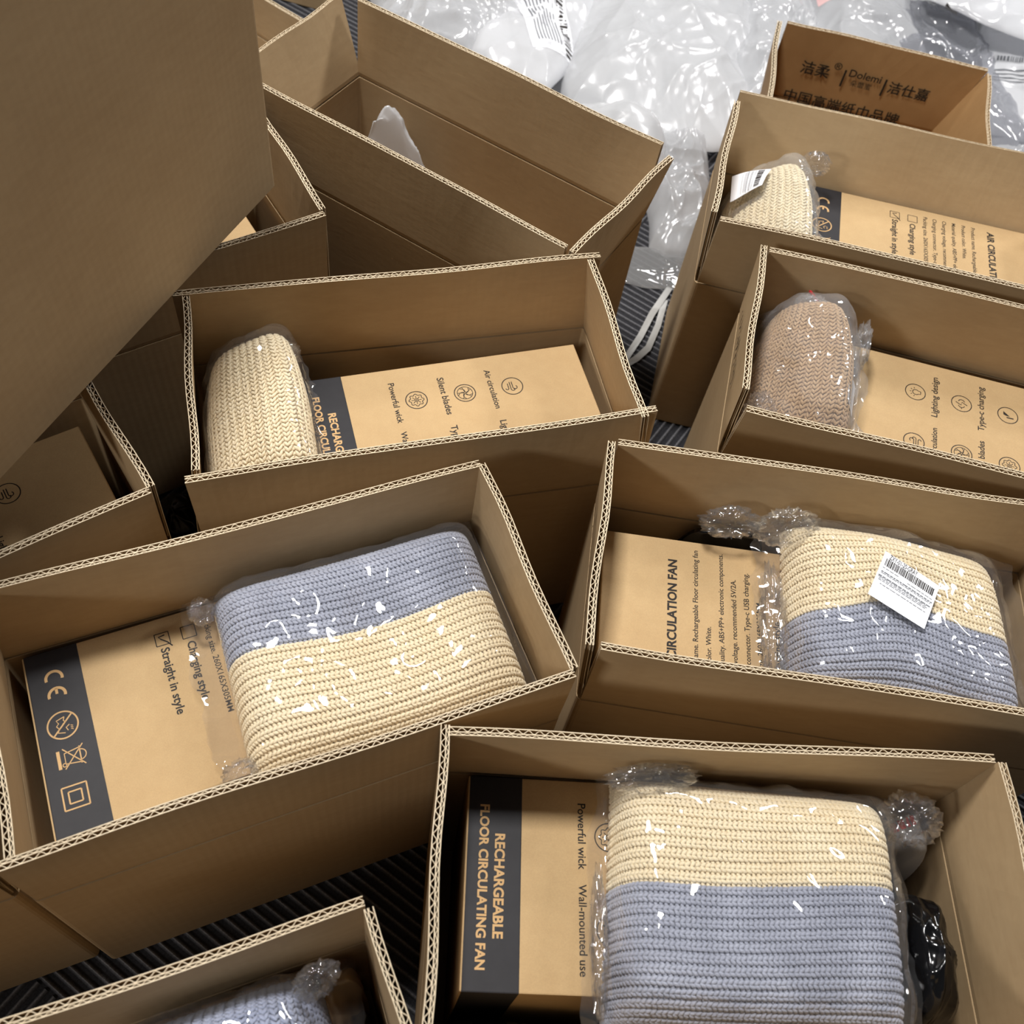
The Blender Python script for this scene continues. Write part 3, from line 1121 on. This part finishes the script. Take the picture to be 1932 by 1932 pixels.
knit_item('bagged_knitwear', 'pale blue ribbed knitwear in clear plastic at the bottom edge', 'knitwear', pI, pitch=0.0075, step=0.0048, radius=0.0017, yarns={'pale': Y_PALE},
          color_of=lambda a, b: ['pale'] * len(a), filmmat=F_CLEAR, margin=(0.05, 0.10), amp=0.006, freq=22, seed=41, group='bagged hats', box='I')


# ---------------------------------------------------------------- labels
def sticker(parent, L0, corners, name='barcode_label', curl=0.0, code=None, seed=0):
    """four corners in the room: top-left, top-right, bottom-right, bottom-left of the print"""
    c = np.array(corners, float)
    rr = random.Random(seed)
    nrm = np.cross(c[1] - c[0], c[3] - c[0])
    nrm /= np.linalg.norm(nrm)
    if nrm[2] < 0:
        nrm = -nrm

    def P(s, t, lift=0.0):
        p = (1 - s) * (1 - t) * c[0] + s * (1 - t) * c[1] + s * t * c[2] + (1 - s) * t * c[3]
        return p + nrm * (lift + curl * math.sin(math.pi * (0.6 * s + 0.7 * t)) * 1.0)
    n = 12
    v, f = [], []
    for lay in (0, 1):
        for i in range(n + 1):
            for j in range(n + 1):
                v.append(P(i / n, j / n, -0.0003 * lay) - L0)
    m = (n + 1) ** 2
    for i in range(n):
        for j in range(n):
            a = i * (n + 1) + j
            q = (a, a + 1, a + n + 2, a + n + 1)
            f += [q, tuple(m + t for t in q[::-1])]
    lab = link(name, mesh('barcode_label', v, f), M_LABEL, parent, smooth=True)

    def bars(nm, rects, mtl):
        v, f = [], []
        for (s0, s1, t0, t1) in rects:
            k = max(1, int((s1 - s0) / 0.08))
            kt = max(1, int((t1 - t0) / 0.08))
            for a in range(k):
                for b in range(kt):
                    b0 = len(v)
                    for (x, y) in ((a, b), (a + 1, b), (a + 1, b + 1), (a, b + 1)):
                        v.append(P(s0 + (s1 - s0) * x / k, t0 + (t1 - t0) * y / kt, 0.00035) - L0)
                    f.append((b0, b0 + 1, b0 + 2, b0 + 3))
        link(nm, mesh(nm, v, f), mtl, lab)
    s, rects = 0.06, []
    while s < 0.93:
        w = rr.choice((0.006, 0.010, 0.014, 0.02))
        rects.append((s, s + w, 0.13, 0.29))
        s += w + rr.choice((0.007, 0.009, 0.014))
    bars('barcode', rects, M_INK)
    rects = []
    for q, (t, a, b) in enumerate(((0.34, .05, .35), (0.36, .5, .95), (0.42, .05, .97), (0.455, .05, .95), (0.52, .03, .97), (0.55, .03, .9), (0.58, .05, .93), (0.61, .05, .9), (0.68, .1, .92))):
        s = a
        while s < b:
            w = rr.uniform(0.03, 0.10)
            rects.append((s, min(b, s + w), t, t + (0.016 if q in (2, 4) else 0.009)))
            s += w + 0.012
    bars('print_lines', rects, M_GREYINK)
    if code:
        me = text_mesh(code, 0.0, 1.0).copy()
        for vv in me.vertices:
            p = P(0.10 + vv.co.x * 0.50, 0.115 - vv.co.y * 1.15, 0.00035) - L0
            vv.co = p
        link('lettering', me, M_INK, lab)
    return lab


def on_pillow(pil, a, b, lift):
    return pil.P(np.array(a), np.array(b)) + np.array([0, 0, lift])


# E label: rests on the film over the scarf
ztopE = 0.0
lab_xy = [(0.3407, 0.5306), (0.3907, 0.5065), (0.3741, 0.4596), (0.3218, 0.4806)]
sticker(rootE, LE, [(x, y, 0.3440 - 0.10 * max(0, x - 0.33)) for x, y in lab_xy], curl=0.0012, code='ZXY-01-20-GRAY', seed=4)
# N label wraps the left shoulder of the hat bag
sticker(rootN, LN_, [(0.2330, 1.078, 0.316), (0.2230, 1.036, 0.318), (0.1880, 1.032, 0.296), (0.1920, 1.076, 0.292)], curl=0.005, seed=9)


# ---------------------------------------------------------------- loose bags
def folds(x, y, f, seed):
    """creased sheet: ridges running in several directions, sharp along the crease"""
    r = 0.0
    for k in range(4):
        a = seed * 1.3 + k * 0.9
        u = x * math.cos(a) - y * math.sin(a)
        w = x * math.sin(a) + y * math.cos(a)
        fk = f * (0.8 + 0.55 * k)
        q = Vector((u * fk, w * fk * 0.38, seed * 2.3 + k * 7.1))
        q += 0.35 * noise.noise_vector(q * 0.6)
        r += (1 - min(1.0, abs(noise.noise(q)) * 2.8)) ** 2 / (1 + 0.45 * k)
    for k in range(3):
        a = seed * 0.7 + k * 1.25 + 0.5
        u = x * math.cos(a) - y * math.sin(a)
        w = x * math.sin(a) + y * math.cos(a)
        q = Vector((u * f * 3.4, w * f * 1.1, seed * 1.9 - k * 3.7))
        r += 0.09 * (1 - min(1.0, abs(noise.noise(q)) * 3.0)) ** 2
    return r * 0.6


def bag(name, label, cat, center, size, rz, m, amp=0.012, freq=12, seed=1, n=64, pa=2.6, group=None, squash=None, vary=0.5, box=None):
    """crumpled closed bag resting on z = center[2]"""
    sx, sy, sz = size
    root_loc = center
    ca, sa = math.cos(rz), math.sin(rz)
    v, f = [], []
    top, bot = [], []
    for i in range(n + 1):
        for j in range(n + 1):
            a, b = i / n * 2 - 1, j / n * 2 - 1
            # round the outline
            k = (abs(a) ** 4 + abs(b) ** 4) ** 0.25
            mx = max(abs(a), abs(b))
            s = 1.0 if k == 0 else mx / k
            s = 0.35 + 0.65 * s
            wob = 1 + 0.07 * noise.noise(Vector((a * 2.3 + seed, b * 2.3, seed * 2.0)))
            x, y = a * s * sx / 2 * wob, b * s * sy / 2 * wob
            e = max(0.0, 1 - mx ** pa) ** 0.6
            cr = folds(x, y, freq, seed)
            big = 1 - vary * 0.5 + vary * noise.noise(Vector((x * 7 + seed * 5, y * 7, seed)))
            z = sz * e * big + amp * (cr * (0.25 + 0.75 * e) - 0.1)
            if squash:
                z *= squash(a, b)
            wv = noise.noise_vector(Vector((x * freq * 0.9 + seed, y * freq * 0.9, 4.0)))
            x += wv[0] * amp * 0.8
            y += wv[1] * amp * 0.8
            z = max(z, 0.0006 + 0.003 * e)
            top.append((x * ca - y * sa, x * sa + y * ca, z))
            bot.append((x * ca - y * sa, x * sa + y * ca, min(z - 0.0004, 0.0002 + 0.001 * e)))
    v = top + bot
    mcount = (n + 1) ** 2
    for i in range(n):
        for j in range(n):
            a = i * (n + 1) + j
            q = (a, a + n + 1, a + n + 2, a + 1)
            f.append(q)
            f.append(tuple(mcount + t for t in q[::-1]))
    ring = [i * (n + 1) for i in range(n + 1)] + [n * (n + 1) + j for j in range(1, n + 1)] + [i * (n + 1) + n for i in range(n - 1, -1, -1)] + [j for j in range(n - 1, 0, -1)]
    for i in range(len(ring)):
        p, q = ring[i], ring[(i + 1) % len(ring)]
        f.append((q, p, mcount + p, mcount + q))
    if box:
        v = clamp_in(box, np.array(v) + np.array(center), 0.003) - np.array(center)
    o = link(name, mesh('crumpled_bag', v, f), m, None, smooth=True)
    o.location = root_loc
    tag(o, label, cat, group)
    return o


GB = 'plastic bags heaped on the carpet'
bag('packing_film_sheet', 'wide sheet of frosted film spread on the carpet under the heaped bags', 'film', (0.40, 1.95, 0.001), (1.62, 0.72, 0.004), 0.0, F_FROST, 0.006, 9, 61, n=120)
bag('clear_plastic_bag', 'crinkled translucent bag just behind the back flap of the nearly empty carton', 'bag', (-0.27, 1.78, 0.02), (0.32, 0.32, 0.07), 0.3, F_FROST, 0.026, 15, 2, n=110, group=GB)
bml = bag('mailer_bag', 'white mailer bag with a barcode strip behind the nearly empty carton', 'bag', (-0.115, 1.74, 0.03), (0.17, 0.36, 0.07), -0.25, F_WHITE, 0.014, 10, 4, n=90, group=GB)
bag('translucent_bag', 'large translucent white bag spread across the top centre', 'bag', (0.105, 1.80, 0.02), (0.35, 0.60, 0.09), 0.05, F_HEAVY, 0.022, 7, 6, n=150, group=GB)
bag('translucent_bag', 'rounded frosted bag hump touching the back flap corner of the nearly empty carton', 'bag', (0.040, 1.43, 0.001), (0.22, 0.22, 0.12), 0.2, F_HEAVY, 0.012, 8, 11, n=90, group=GB)
bag('translucent_bag', 'trailing translucent bag end hanging down toward the dark carpet gap', 'bag', (0.170, 1.395, 0.001), (0.110, 0.29, 0.06), 0.12, F_FROST, 0.022, 12, 13, n=90, group=GB)
bag('clear_plastic_bag', 'clear grey bag with a rolled rim left of the small printed carton', 'bag', (0.335, 1.80, 0.02), (0.20, 0.44, 0.08), 0.0, F_FROST, 0.028, 12, 15, n=100, group=GB)
bpk = bag('clear_plastic_bag', 'pale bag with pink and yellow print behind the small printed carton', 'bag', (0.48, 1.93, 0.03), (0.22, 0.40, 0.08), 0.1, F_FROST, 0.020, 10, 19, n=90, group=GB)
bag('mailer_bag', 'grey clear bag between the small printed carton and the white mailer', 'bag', (0.645, 1.84, 0.03), (0.22, 0.46, 0.05), 0.2, F_GREYCLEAR, 0.026, 11, 21, n=100, group=GB)
rml = bag('mailer_bag', 'wrinkled white mailer bag lying on top at the upper right corner', 'bag', (0.81, 2.02, 0.10), (0.44, 0.30, 0.03), -0.30, F_WHITE, 0.020, 9, 25, n=110, group=GB)
rm2 = bag('mailer_bag', 'white mailer bag with printed lines under the topmost one at right', 'bag', (0.87, 1.86, 0.03), (0.34, 0.40, 0.05), -0.1, F_WHITE, 0.016, 10, 29, n=100, group=GB)
bag('clear_plastic_bag', 'clear crumpled bag right of the small printed carton', 'bag', (0.78, 1.52, 0.001), (0.36, 0.36, 0.06), 0.2, F_FROST, 0.028, 13, 31, n=110, group=GB)
bag('clear_film_sheet', 'thin clear film lying flat on the carpet in the gap', 'film', (0.150, 1.215, 0.001), (0.12, 0.09, 0.006), 0.1, film('thin_floor_film', (0.95, 0.95, 0.95), haze=0.3, hcol=(200, 200, 200)), 0.004, 20, 35, n=40)
ax, ay = w2('A', -0.128, 0.055)
bag('crumpled_bag', 'crumpled white bag standing inside the nearly empty carton', 'bag', (ax, ay, 0.0085), (0.12, 0.09, 0.262), 0.4, F_WHITE, 0.034, 20, 37, n=80, pa=1.6, vary=0.15, box='A')
hx, hy = w2('H', 0.178, -0.022)
bag('black_bag', 'shiny black plastic bag tucked at the right end of the bottom right carton', 'bag', (hx, hy, 0.0085), (0.072, 0.150, 0.296), 0.1285, F_BLACK, 0.012, 20, 39, n=80, pa=4, vary=0.1, box='H')
hx, hy = w2('H', 0.178, 0.073)
bw = bag('white_bag', 'white bag with red print behind the shiny black bag', 'bag', (hx, hy, 0.0085), (0.066, 0.054, 0.275), 0.1285, F_FROST, 0.009, 24, 43, n=64, pa=4, vary=0.1, box='H')
hx, hy = w2('H', -0.132, -0.086)
bag('dark_bag', 'dark teal clear bag along the front of the bottom right fan box', 'bag', (hx, hy, 0.0085), (0.15, 0.026, 0.21), 0.1285, F_TEAL, 0.004, 26, 45, n=48, pa=5, vary=0.15, box='H')
ex, ey = w2('E', -0.085, 0.0885)
bag('black_bag', 'black bag wedged behind the fan box with the product text', 'bag', (ex, ey, 0.0085), (0.12, 0.018, 0.285), 0.0344, F_BLACK, 0.003, 30, 47, n=48, pa=5, vary=0.15, box='E')
ex, ey = w2('E', 0.194, -0.045)
bag('black_bag', 'black bag at the far right end of the carton with the labelled scarf', 'bag', (ex, ey, 0.0085), (0.030, 0.09, 0.25), 0.0344, F_BLACK, 0.005, 28, 49, n=40, pa=4, vary=0.15, box='E')
ix, iy = w2('I', 0.194, 0.010)
bag('black_bag', 'dull black bag in the bottom edge carton beside the pale blue knitwear', 'bag', (ix, iy, 0.0085), (0.034, 0.13, 0.22), 0.5045, F_BLACK, 0.005, 24, 51, n=40, pa=4, vary=0.15, box='I')
ix, iy = w2('I', 0.190, 0.085)
bag('wrapped_item', 'tan item wrapped in clear film in the corner of the bottom edge carton', 'item', (ix, iy, 0.0085), (0.036, 0.026, 0.262), 0.5045, F_TAN, 0.005, 30, 55, n=40, pa=4, vary=0.15, box='I')
bag('black_bag', 'black film on the dark floor between the left edge carton and the cream hat carton', 'bag', (-0.392, 0.612, 0.001), (0.05, 0.06, 0.05), 0.6, F_BLACK, 0.010, 24, 53, n=40)

# white strapping band on the carpet
sp = [(0.118, 1.010), (0.137, 1.062), (0.150, 1.110), (0.168, 1.160), (0.1735, 1.178)]
sp2 = [(0.118, 1.000), (0.136, 1.018), (0.150, 1.040), (0.161, 1.090), (0.168, 1.150)]


def ribbon(pts, w, z0, z1, tw):
    v, f = [], []
    n = len(pts)
    for i, p in enumerate(pts):
        q0, q1 = pts[max(0, i - 1)], pts[min(n - 1, i + 1)]
        dx, dy = q1[0] - q0[0], q1[1] - q0[1]
        m = math.hypot(dx, dy)
        nx, ny = -dy / m * w / 2, dx / m * w / 2
        k = i / (n - 1)
        z = z0 + (z1 - z0) * math.sin(math.pi * k)
        t = tw * math.sin(math.pi * k)
        for lay in (0, 0.0006):
            v += [(p[0] + nx, p[1] + ny, z + t + lay + 0.001), (p[0] - nx, p[1] - ny, z + lay + 0.001)]
    for i in range(n - 1):
        a, b = 4 * i, 4 * i + 4
        f += [(a, b, b + 1, a + 1), (a + 2, a + 3, b + 3, b + 2), (a, a + 2, b + 2, b), (a + 1, b + 1, b + 3, a + 3)]
    return v, f


for pts, lab in ((sp, 'straight white strap end on the carpet in the gap between cartons'), (sp2, 'bent white strap loop on the carpet in the gap between cartons')):
    v, f = ribbon(pts, 0.009, 0.0, 0.004, 0.004)
    tag(link('strap', mesh('strap', v, f), M_STRAP), lab, 'strap', 'straps')

# ---------------------------------------------------------------- small printed tissue carton behind (upper right)
PD = (0.285, 0.27, 0.135, 0.118)
ppose = (0.398, 1.375, -0.075)
proot = empty('tissue_carton', (ppose[0], ppose[1], 0), ppose[2], 'small open carton with black oriental characters printed on its raised back flap', 'carton')
link('carton_body', body_mesh(PD[0], PD[1], PD[2]), M_TISSUE, proot)
PLE = {'back': (0.03, 0.0), 'left': (0.10, 0.06), 'right': (0.29, 0.22), 'front': (-0.1, -0.1)}
for k, s in enumerate(('back', 'left', 'right', 'front')):
    link('flap', flap_mesh(s, PD[0], PD[1], PD[2], PD[3], PLE[s], 0, seed=k + 91, flare=0.031 if s == 'back' else 0.0), [M_TISSUE, M_EDGE, M_FLUTE], proot)


def back_print(t, xc, zc, width, h=None, bold=0.012):
    me = text_mesh(t, bold, width, h)
    o = link('lettering', me, M_INK, proot)
    y = PD[1] / 2 - TK - 0.0012
    o.matrix_local = Matrix(((1, 0, 0, xc), (0, 0, -1, y), (0, 1, 0, PD[2] + zc), (0, 0, 0, 1)))
    return o


back_print('\u6d01\u67d4', -0.096, 0.050, 0.045)
back_print('\u00ae', -0.048, 0.066, 0.012)
back_print('|', -0.030, 0.048, 0.003, 0.022)
back_print('Dolemi', -0.022, 0.060, 0.050)
back_print('\u6735\u857e\u871c', -0.015, 0.046, 0.032, bold=0.0)
back_print('|', 0.034, 0.048, 0.003, 0.022)
back_print('\u6d01\u4ed5\u5609', 0.042, 0.050, 0.063)
back_print('\u4e2d\u56fd\u9ad8\u7aef\u7eb8\u5dfe\u54c1\u724c', -0.106, -0.002, 0.185, bold=0.008)


# ---------------------------------------------------------------- print on loose bags
def decal(o, cx, cy, w, h, rz, rects, m, name, lift=0.0012, n=10):
    """flat print draped onto a bag: rects are (s0, s1, t0, t1) in the print's own frame"""
    from mathutils.bvhtree import BVHTree
    me = o.data
    L0 = o.location
    tree = BVHTree.FromPolygons([tuple(vv.co) for vv in me.vertices], [tuple(p.vertices) for p in me.polygons])
    v, f = [], []
    for (s0, s1, t0, t1) in rects:
        ka = max(1, int(math.ceil((s1 - s0) * n)))
        kb = max(1, int(math.ceil((t1 - t0) * n)))
        g = []
        for a in range(ka + 1):
            for b in range(kb + 1):
                x = (s0 + (s1 - s0) * a / ka - 0.5) * w
                y = (0.5 - (t0 + (t1 - t0) * b / kb)) * h
                X = cx + x * math.cos(rz) - y * math.sin(rz) - L0.x
                Y = cy + x * math.sin(rz) + y * math.cos(rz) - L0.y
                hit = tree.ray_cast(Vector((X, Y, 1.0)), Vector((0, 0, -1)))
                z = hit[0].z if hit[0] is not None else 0.0
                g.append(len(v))
                v.append((X, Y, z + lift))
        for a in range(ka):
            for b in range(kb):
                i0 = a * (kb + 1) + b
                f.append((g[i0], g[i0 + 1], g[i0 + kb + 2], g[i0 + kb + 1]))
    return link(name, mesh(name, v, f), m, o)


def bar_rects(seed, t0, t1, a=0.05, b=0.95, k=1.0):
    rr = random.Random(seed)
    out, s_ = [], a
    while s_ < b:
        w_ = rr.choice((0.008, 0.012, 0.02)) * k
        out.append((s_, s_ + w_, t0, t1))
        s_ += w_ + rr.choice((0.01, 0.014, 0.02)) * k
    return out


decal(bml, -0.105, 1.70, 0.16, 0.085, math.radians(-68), [(0, 1, 0, 1)], M_LABEL, 'barcode_label', 0.0010)
decal(bml, -0.105, 1.70, 0.16, 0.085, math.radians(-68), bar_rects(3, 0.06, 0.24, 0.04, 0.95, 1.4), M_INK, 'barcode', 0.0016)
decal(bml, -0.105, 1.70, 0.16, 0.085, math.radians(-68), [(0.05, 0.9, 0.32 + 0.07 * q, 0.345 + 0.07 * q) for q in range(8)], M_GREYINK, 'print_lines', 0.0016)
decal(rm2, 0.80, 1.86, 0.16, 0.05, math.radians(-14), bar_rects(5, 0.1, 0.5), M_GREYINK, 'barcode', 0.0012)
decal(rm2, 0.80, 1.82, 0.16, 0.05, math.radians(-14), [(0.0, 1.0, 0.2 + 0.2 * q, 0.25 + 0.2 * q) for q in range(4)], M_GREYINK, 'print_lines', 0.0012)
decal(rml, 0.625, 1.93, 0.03, 0.016, math.radians(-40), [(0, 0.9, 0.1, 0.3), (0.1, 1, 0.45, 0.65)], M_INK, 'print_lines', 0.0012)
decal(bpk, 0.405, 1.95, 0.05, 0.06, 0.2, [(0, 1, 0, 1)], M_PINK, 'pink_print', 0.001)
decal(bpk, 0.462, 2.00, 0.016, 0.03, 0.0, [(0, 1, 0, 1)], M_YELLOW, 'yellow_print', 0.001)


def ink_marks(k, lean, y0, y1, t0, seed):
    """brushed black strokes on the outer face of the left flap"""
    rr = random.Random(seed)
    v, f = [], []
    y = y0
    while y > y1:
        for q in range(rr.choice((1, 2))):
            pts = [(y + rr.uniform(-0.004, 0.004), t0 + rr.uniform(0.0, 0.022)) for _ in range(3)]
            vs2, fs2 = stroke(pts, 0.0022)
            b = len(v)
            for (yy, tt) in vs2:
                v.append((-CL / 2 - math.sin(lean) * tt - 0.0016, yy, CH + math.cos(lean) * tt))
            f += [tuple(i + b for i in qq) for qq in fs2]
        y -= rr.uniform(0.007, 0.012)
    return link('ink_marks', mesh('ink_marks', v, f), M_INK, ROOT[k])


ink_marks('M', 0.049, 0.06, -0.05, 0.030, 3)
ink_marks('E', 0.072, 0.06, -0.05, 0.034, 5)


# ---------------------------------------------------------------- gathered film ends, zip edge and small label
def film_gather(root, box, x, y, z, size, rz, seed, m=F_CLEAR, rough=0.5):
    """crumpled end of a bag: a closed, strongly creased pocket of film (part of the bagged item)"""
    wx, wy = w2(box, x, y)
    a0 = CART[box][1][2] + rz
    nu, nv = 44, 26
    v, f = [], []
    for i in range(nu):
        for j in range(nv + 1):
            th, ph = 2 * math.pi * i / nu, math.pi * j / nv
            d = Vector((math.sin(ph) * math.cos(th), math.sin(ph) * math.sin(th), math.cos(ph)))
            q = d * 2.1 + Vector((seed * 1.3, seed * 0.7, -seed))
            r = 0.62 + rough * (1 - abs(noise.noise(q * 1.3)) * 2.4) * 0.5 + 0.32 * rough * (1 - abs(noise.noise(q * 3.0)) * 2.4)
            p = Vector((d.x * size[0] / 2 * r, d.y * size[1] / 2 * r, d.z * size[2] / 2 * r))
            v.append((wx + p.x * math.cos(a0) - p.y * math.sin(a0), wy + p.x * math.sin(a0) + p.y * math.cos(a0), z + p.z))
    for i in range(nu):
        for j in range(nv):
            k = (i + 1) % nu
            f.append((i * (nv + 1) + j, i * (nv + 1) + j + 1, k * (nv + 1) + j + 1, k * (nv + 1) + j))
    v = clamp_in(box, np.array(v)) - np.array(root.location)
    return link('film_gather', mesh('film_gather', v, f), m, root, smooth=True)


KN = {o['label']: o for o in bpy.data.objects if o.parent is None and o.name.startswith('bagged_')}
kD = [o for l, o in KN.items() if 'centre left' in l][0]
kH = [o for l, o in KN.items() if 'bottom right' in l][0]
kC = [o for l, o in KN.items() if l.startswith('cream ribbed')][0]
kI = [o for l, o in KN.items() if l.startswith('pale blue')][0]
film_gather(kC, 'C', -0.148, 0.078, 0.292, (0.062, 0.030, 0.046), 0.1, 3)
film_gather(kC, 'C', -0.120, 0.070, 0.297, (0.040, 0.034, 0.040), 0.3, 5)
film_gather(rootE, 'E', -0.092, 0.080, 0.300, (0.070, 0.026, 0.050), 0.1, 7)
film_gather(rootE, 'E', -0.042, 0.076, 0.312, (0.070, 0.036, 0.056), 0.2, 9)
film_gather(rootE, 'E', -0.048, -0.020, 0.288, (0.030, 0.150, 0.030), 0.05, 11)
film_gather(kH, 'H', -0.052, 0.086, 0.326, (0.085, 0.026, 0.036), 0.1, 13)
film_gather(kH, 'H', 0.166, 0.072, 0.306, (0.060, 0.050, 0.040), 0.1, 15)
film_gather(kH, 'H', -0.090, -0.030, 0.292, (0.016, 0.120, 0.030), 0.0, 17)
film_gather(kD, 'D', -0.047, 0.078, 0.290, (0.026, 0.028, 0.026), 0.1, 19)
film_gather(kD, 'D', -0.050, -0.074, 0.288, (0.036, 0.028, 0.030), 0.2, 21)
film_gather(rootM, 'M', -0.092, 0.045, 0.306, (0.022, 0.090, 0.050), -0.1, 23, F_MILKY)
film_gather(rootM, 'M', -0.186, -0.060, 0.285, (0.040, 0.060, 0.040), 0.0, 25)
film_gather(rootN, 'N', -0.104, 0.078, 0.322, (0.040, 0.024, 0.036), 0.0, 27)
film_gather(kI, 'I', 0.172, 0.078, 0.318, (0.040, 0.026, 0.050), 0.3, 29)

zp = [w2('M', -0.160, 0.090) + (0.329,), w2('M', -0.136, 0.080) + (0.314,)]
film_gather(rootM, 'M', -0.150, 0.078, 0.318, (0.050, 0.026, 0.036), -0.2, 31, F_MILKY)
zd = Vector(zp[1]) - Vector(zp[0])
v, f = [], []
for p in zp:
    for (dx, dz) in ((0, 0), (0.0022, 0), (0.0022, 0.0022), (0, 0.0022)):
        v.append((p[0] + dx - LM_[0], p[1] - LM_[1], p[2] + dz - LM_[2]))
f = [(0, 1, 5, 4), (1, 2, 6, 5), (2, 3, 7, 6), (3, 0, 4, 7), (0, 3, 2, 1), (4, 5, 6, 7)]
link('red_zip_edge', mesh('red_zip_edge', v, f), M_RED, rootM)
sticker(rootM, LM_, [w2('M', -0.110, -0.010) + (0.330,), w2('M', -0.110, -0.052) + (0.330,), w2('M', -0.0945, -0.052) + (0.305,), w2('M', -0.0945, -0.010) + (0.305,)], curl=0.001, seed=15)
hxy = w2('H', 0.176, 0.078)
decal(bw, hxy[0], hxy[1], 0.020, 0.008, 0.5, [(0, 0.22, 0, 1), (0.3, 0.5, 0, 1), (0.6, 0.75, 0, 1), (0.82, 1, 0, 1)], M_RED, 'red_print', 0.001)
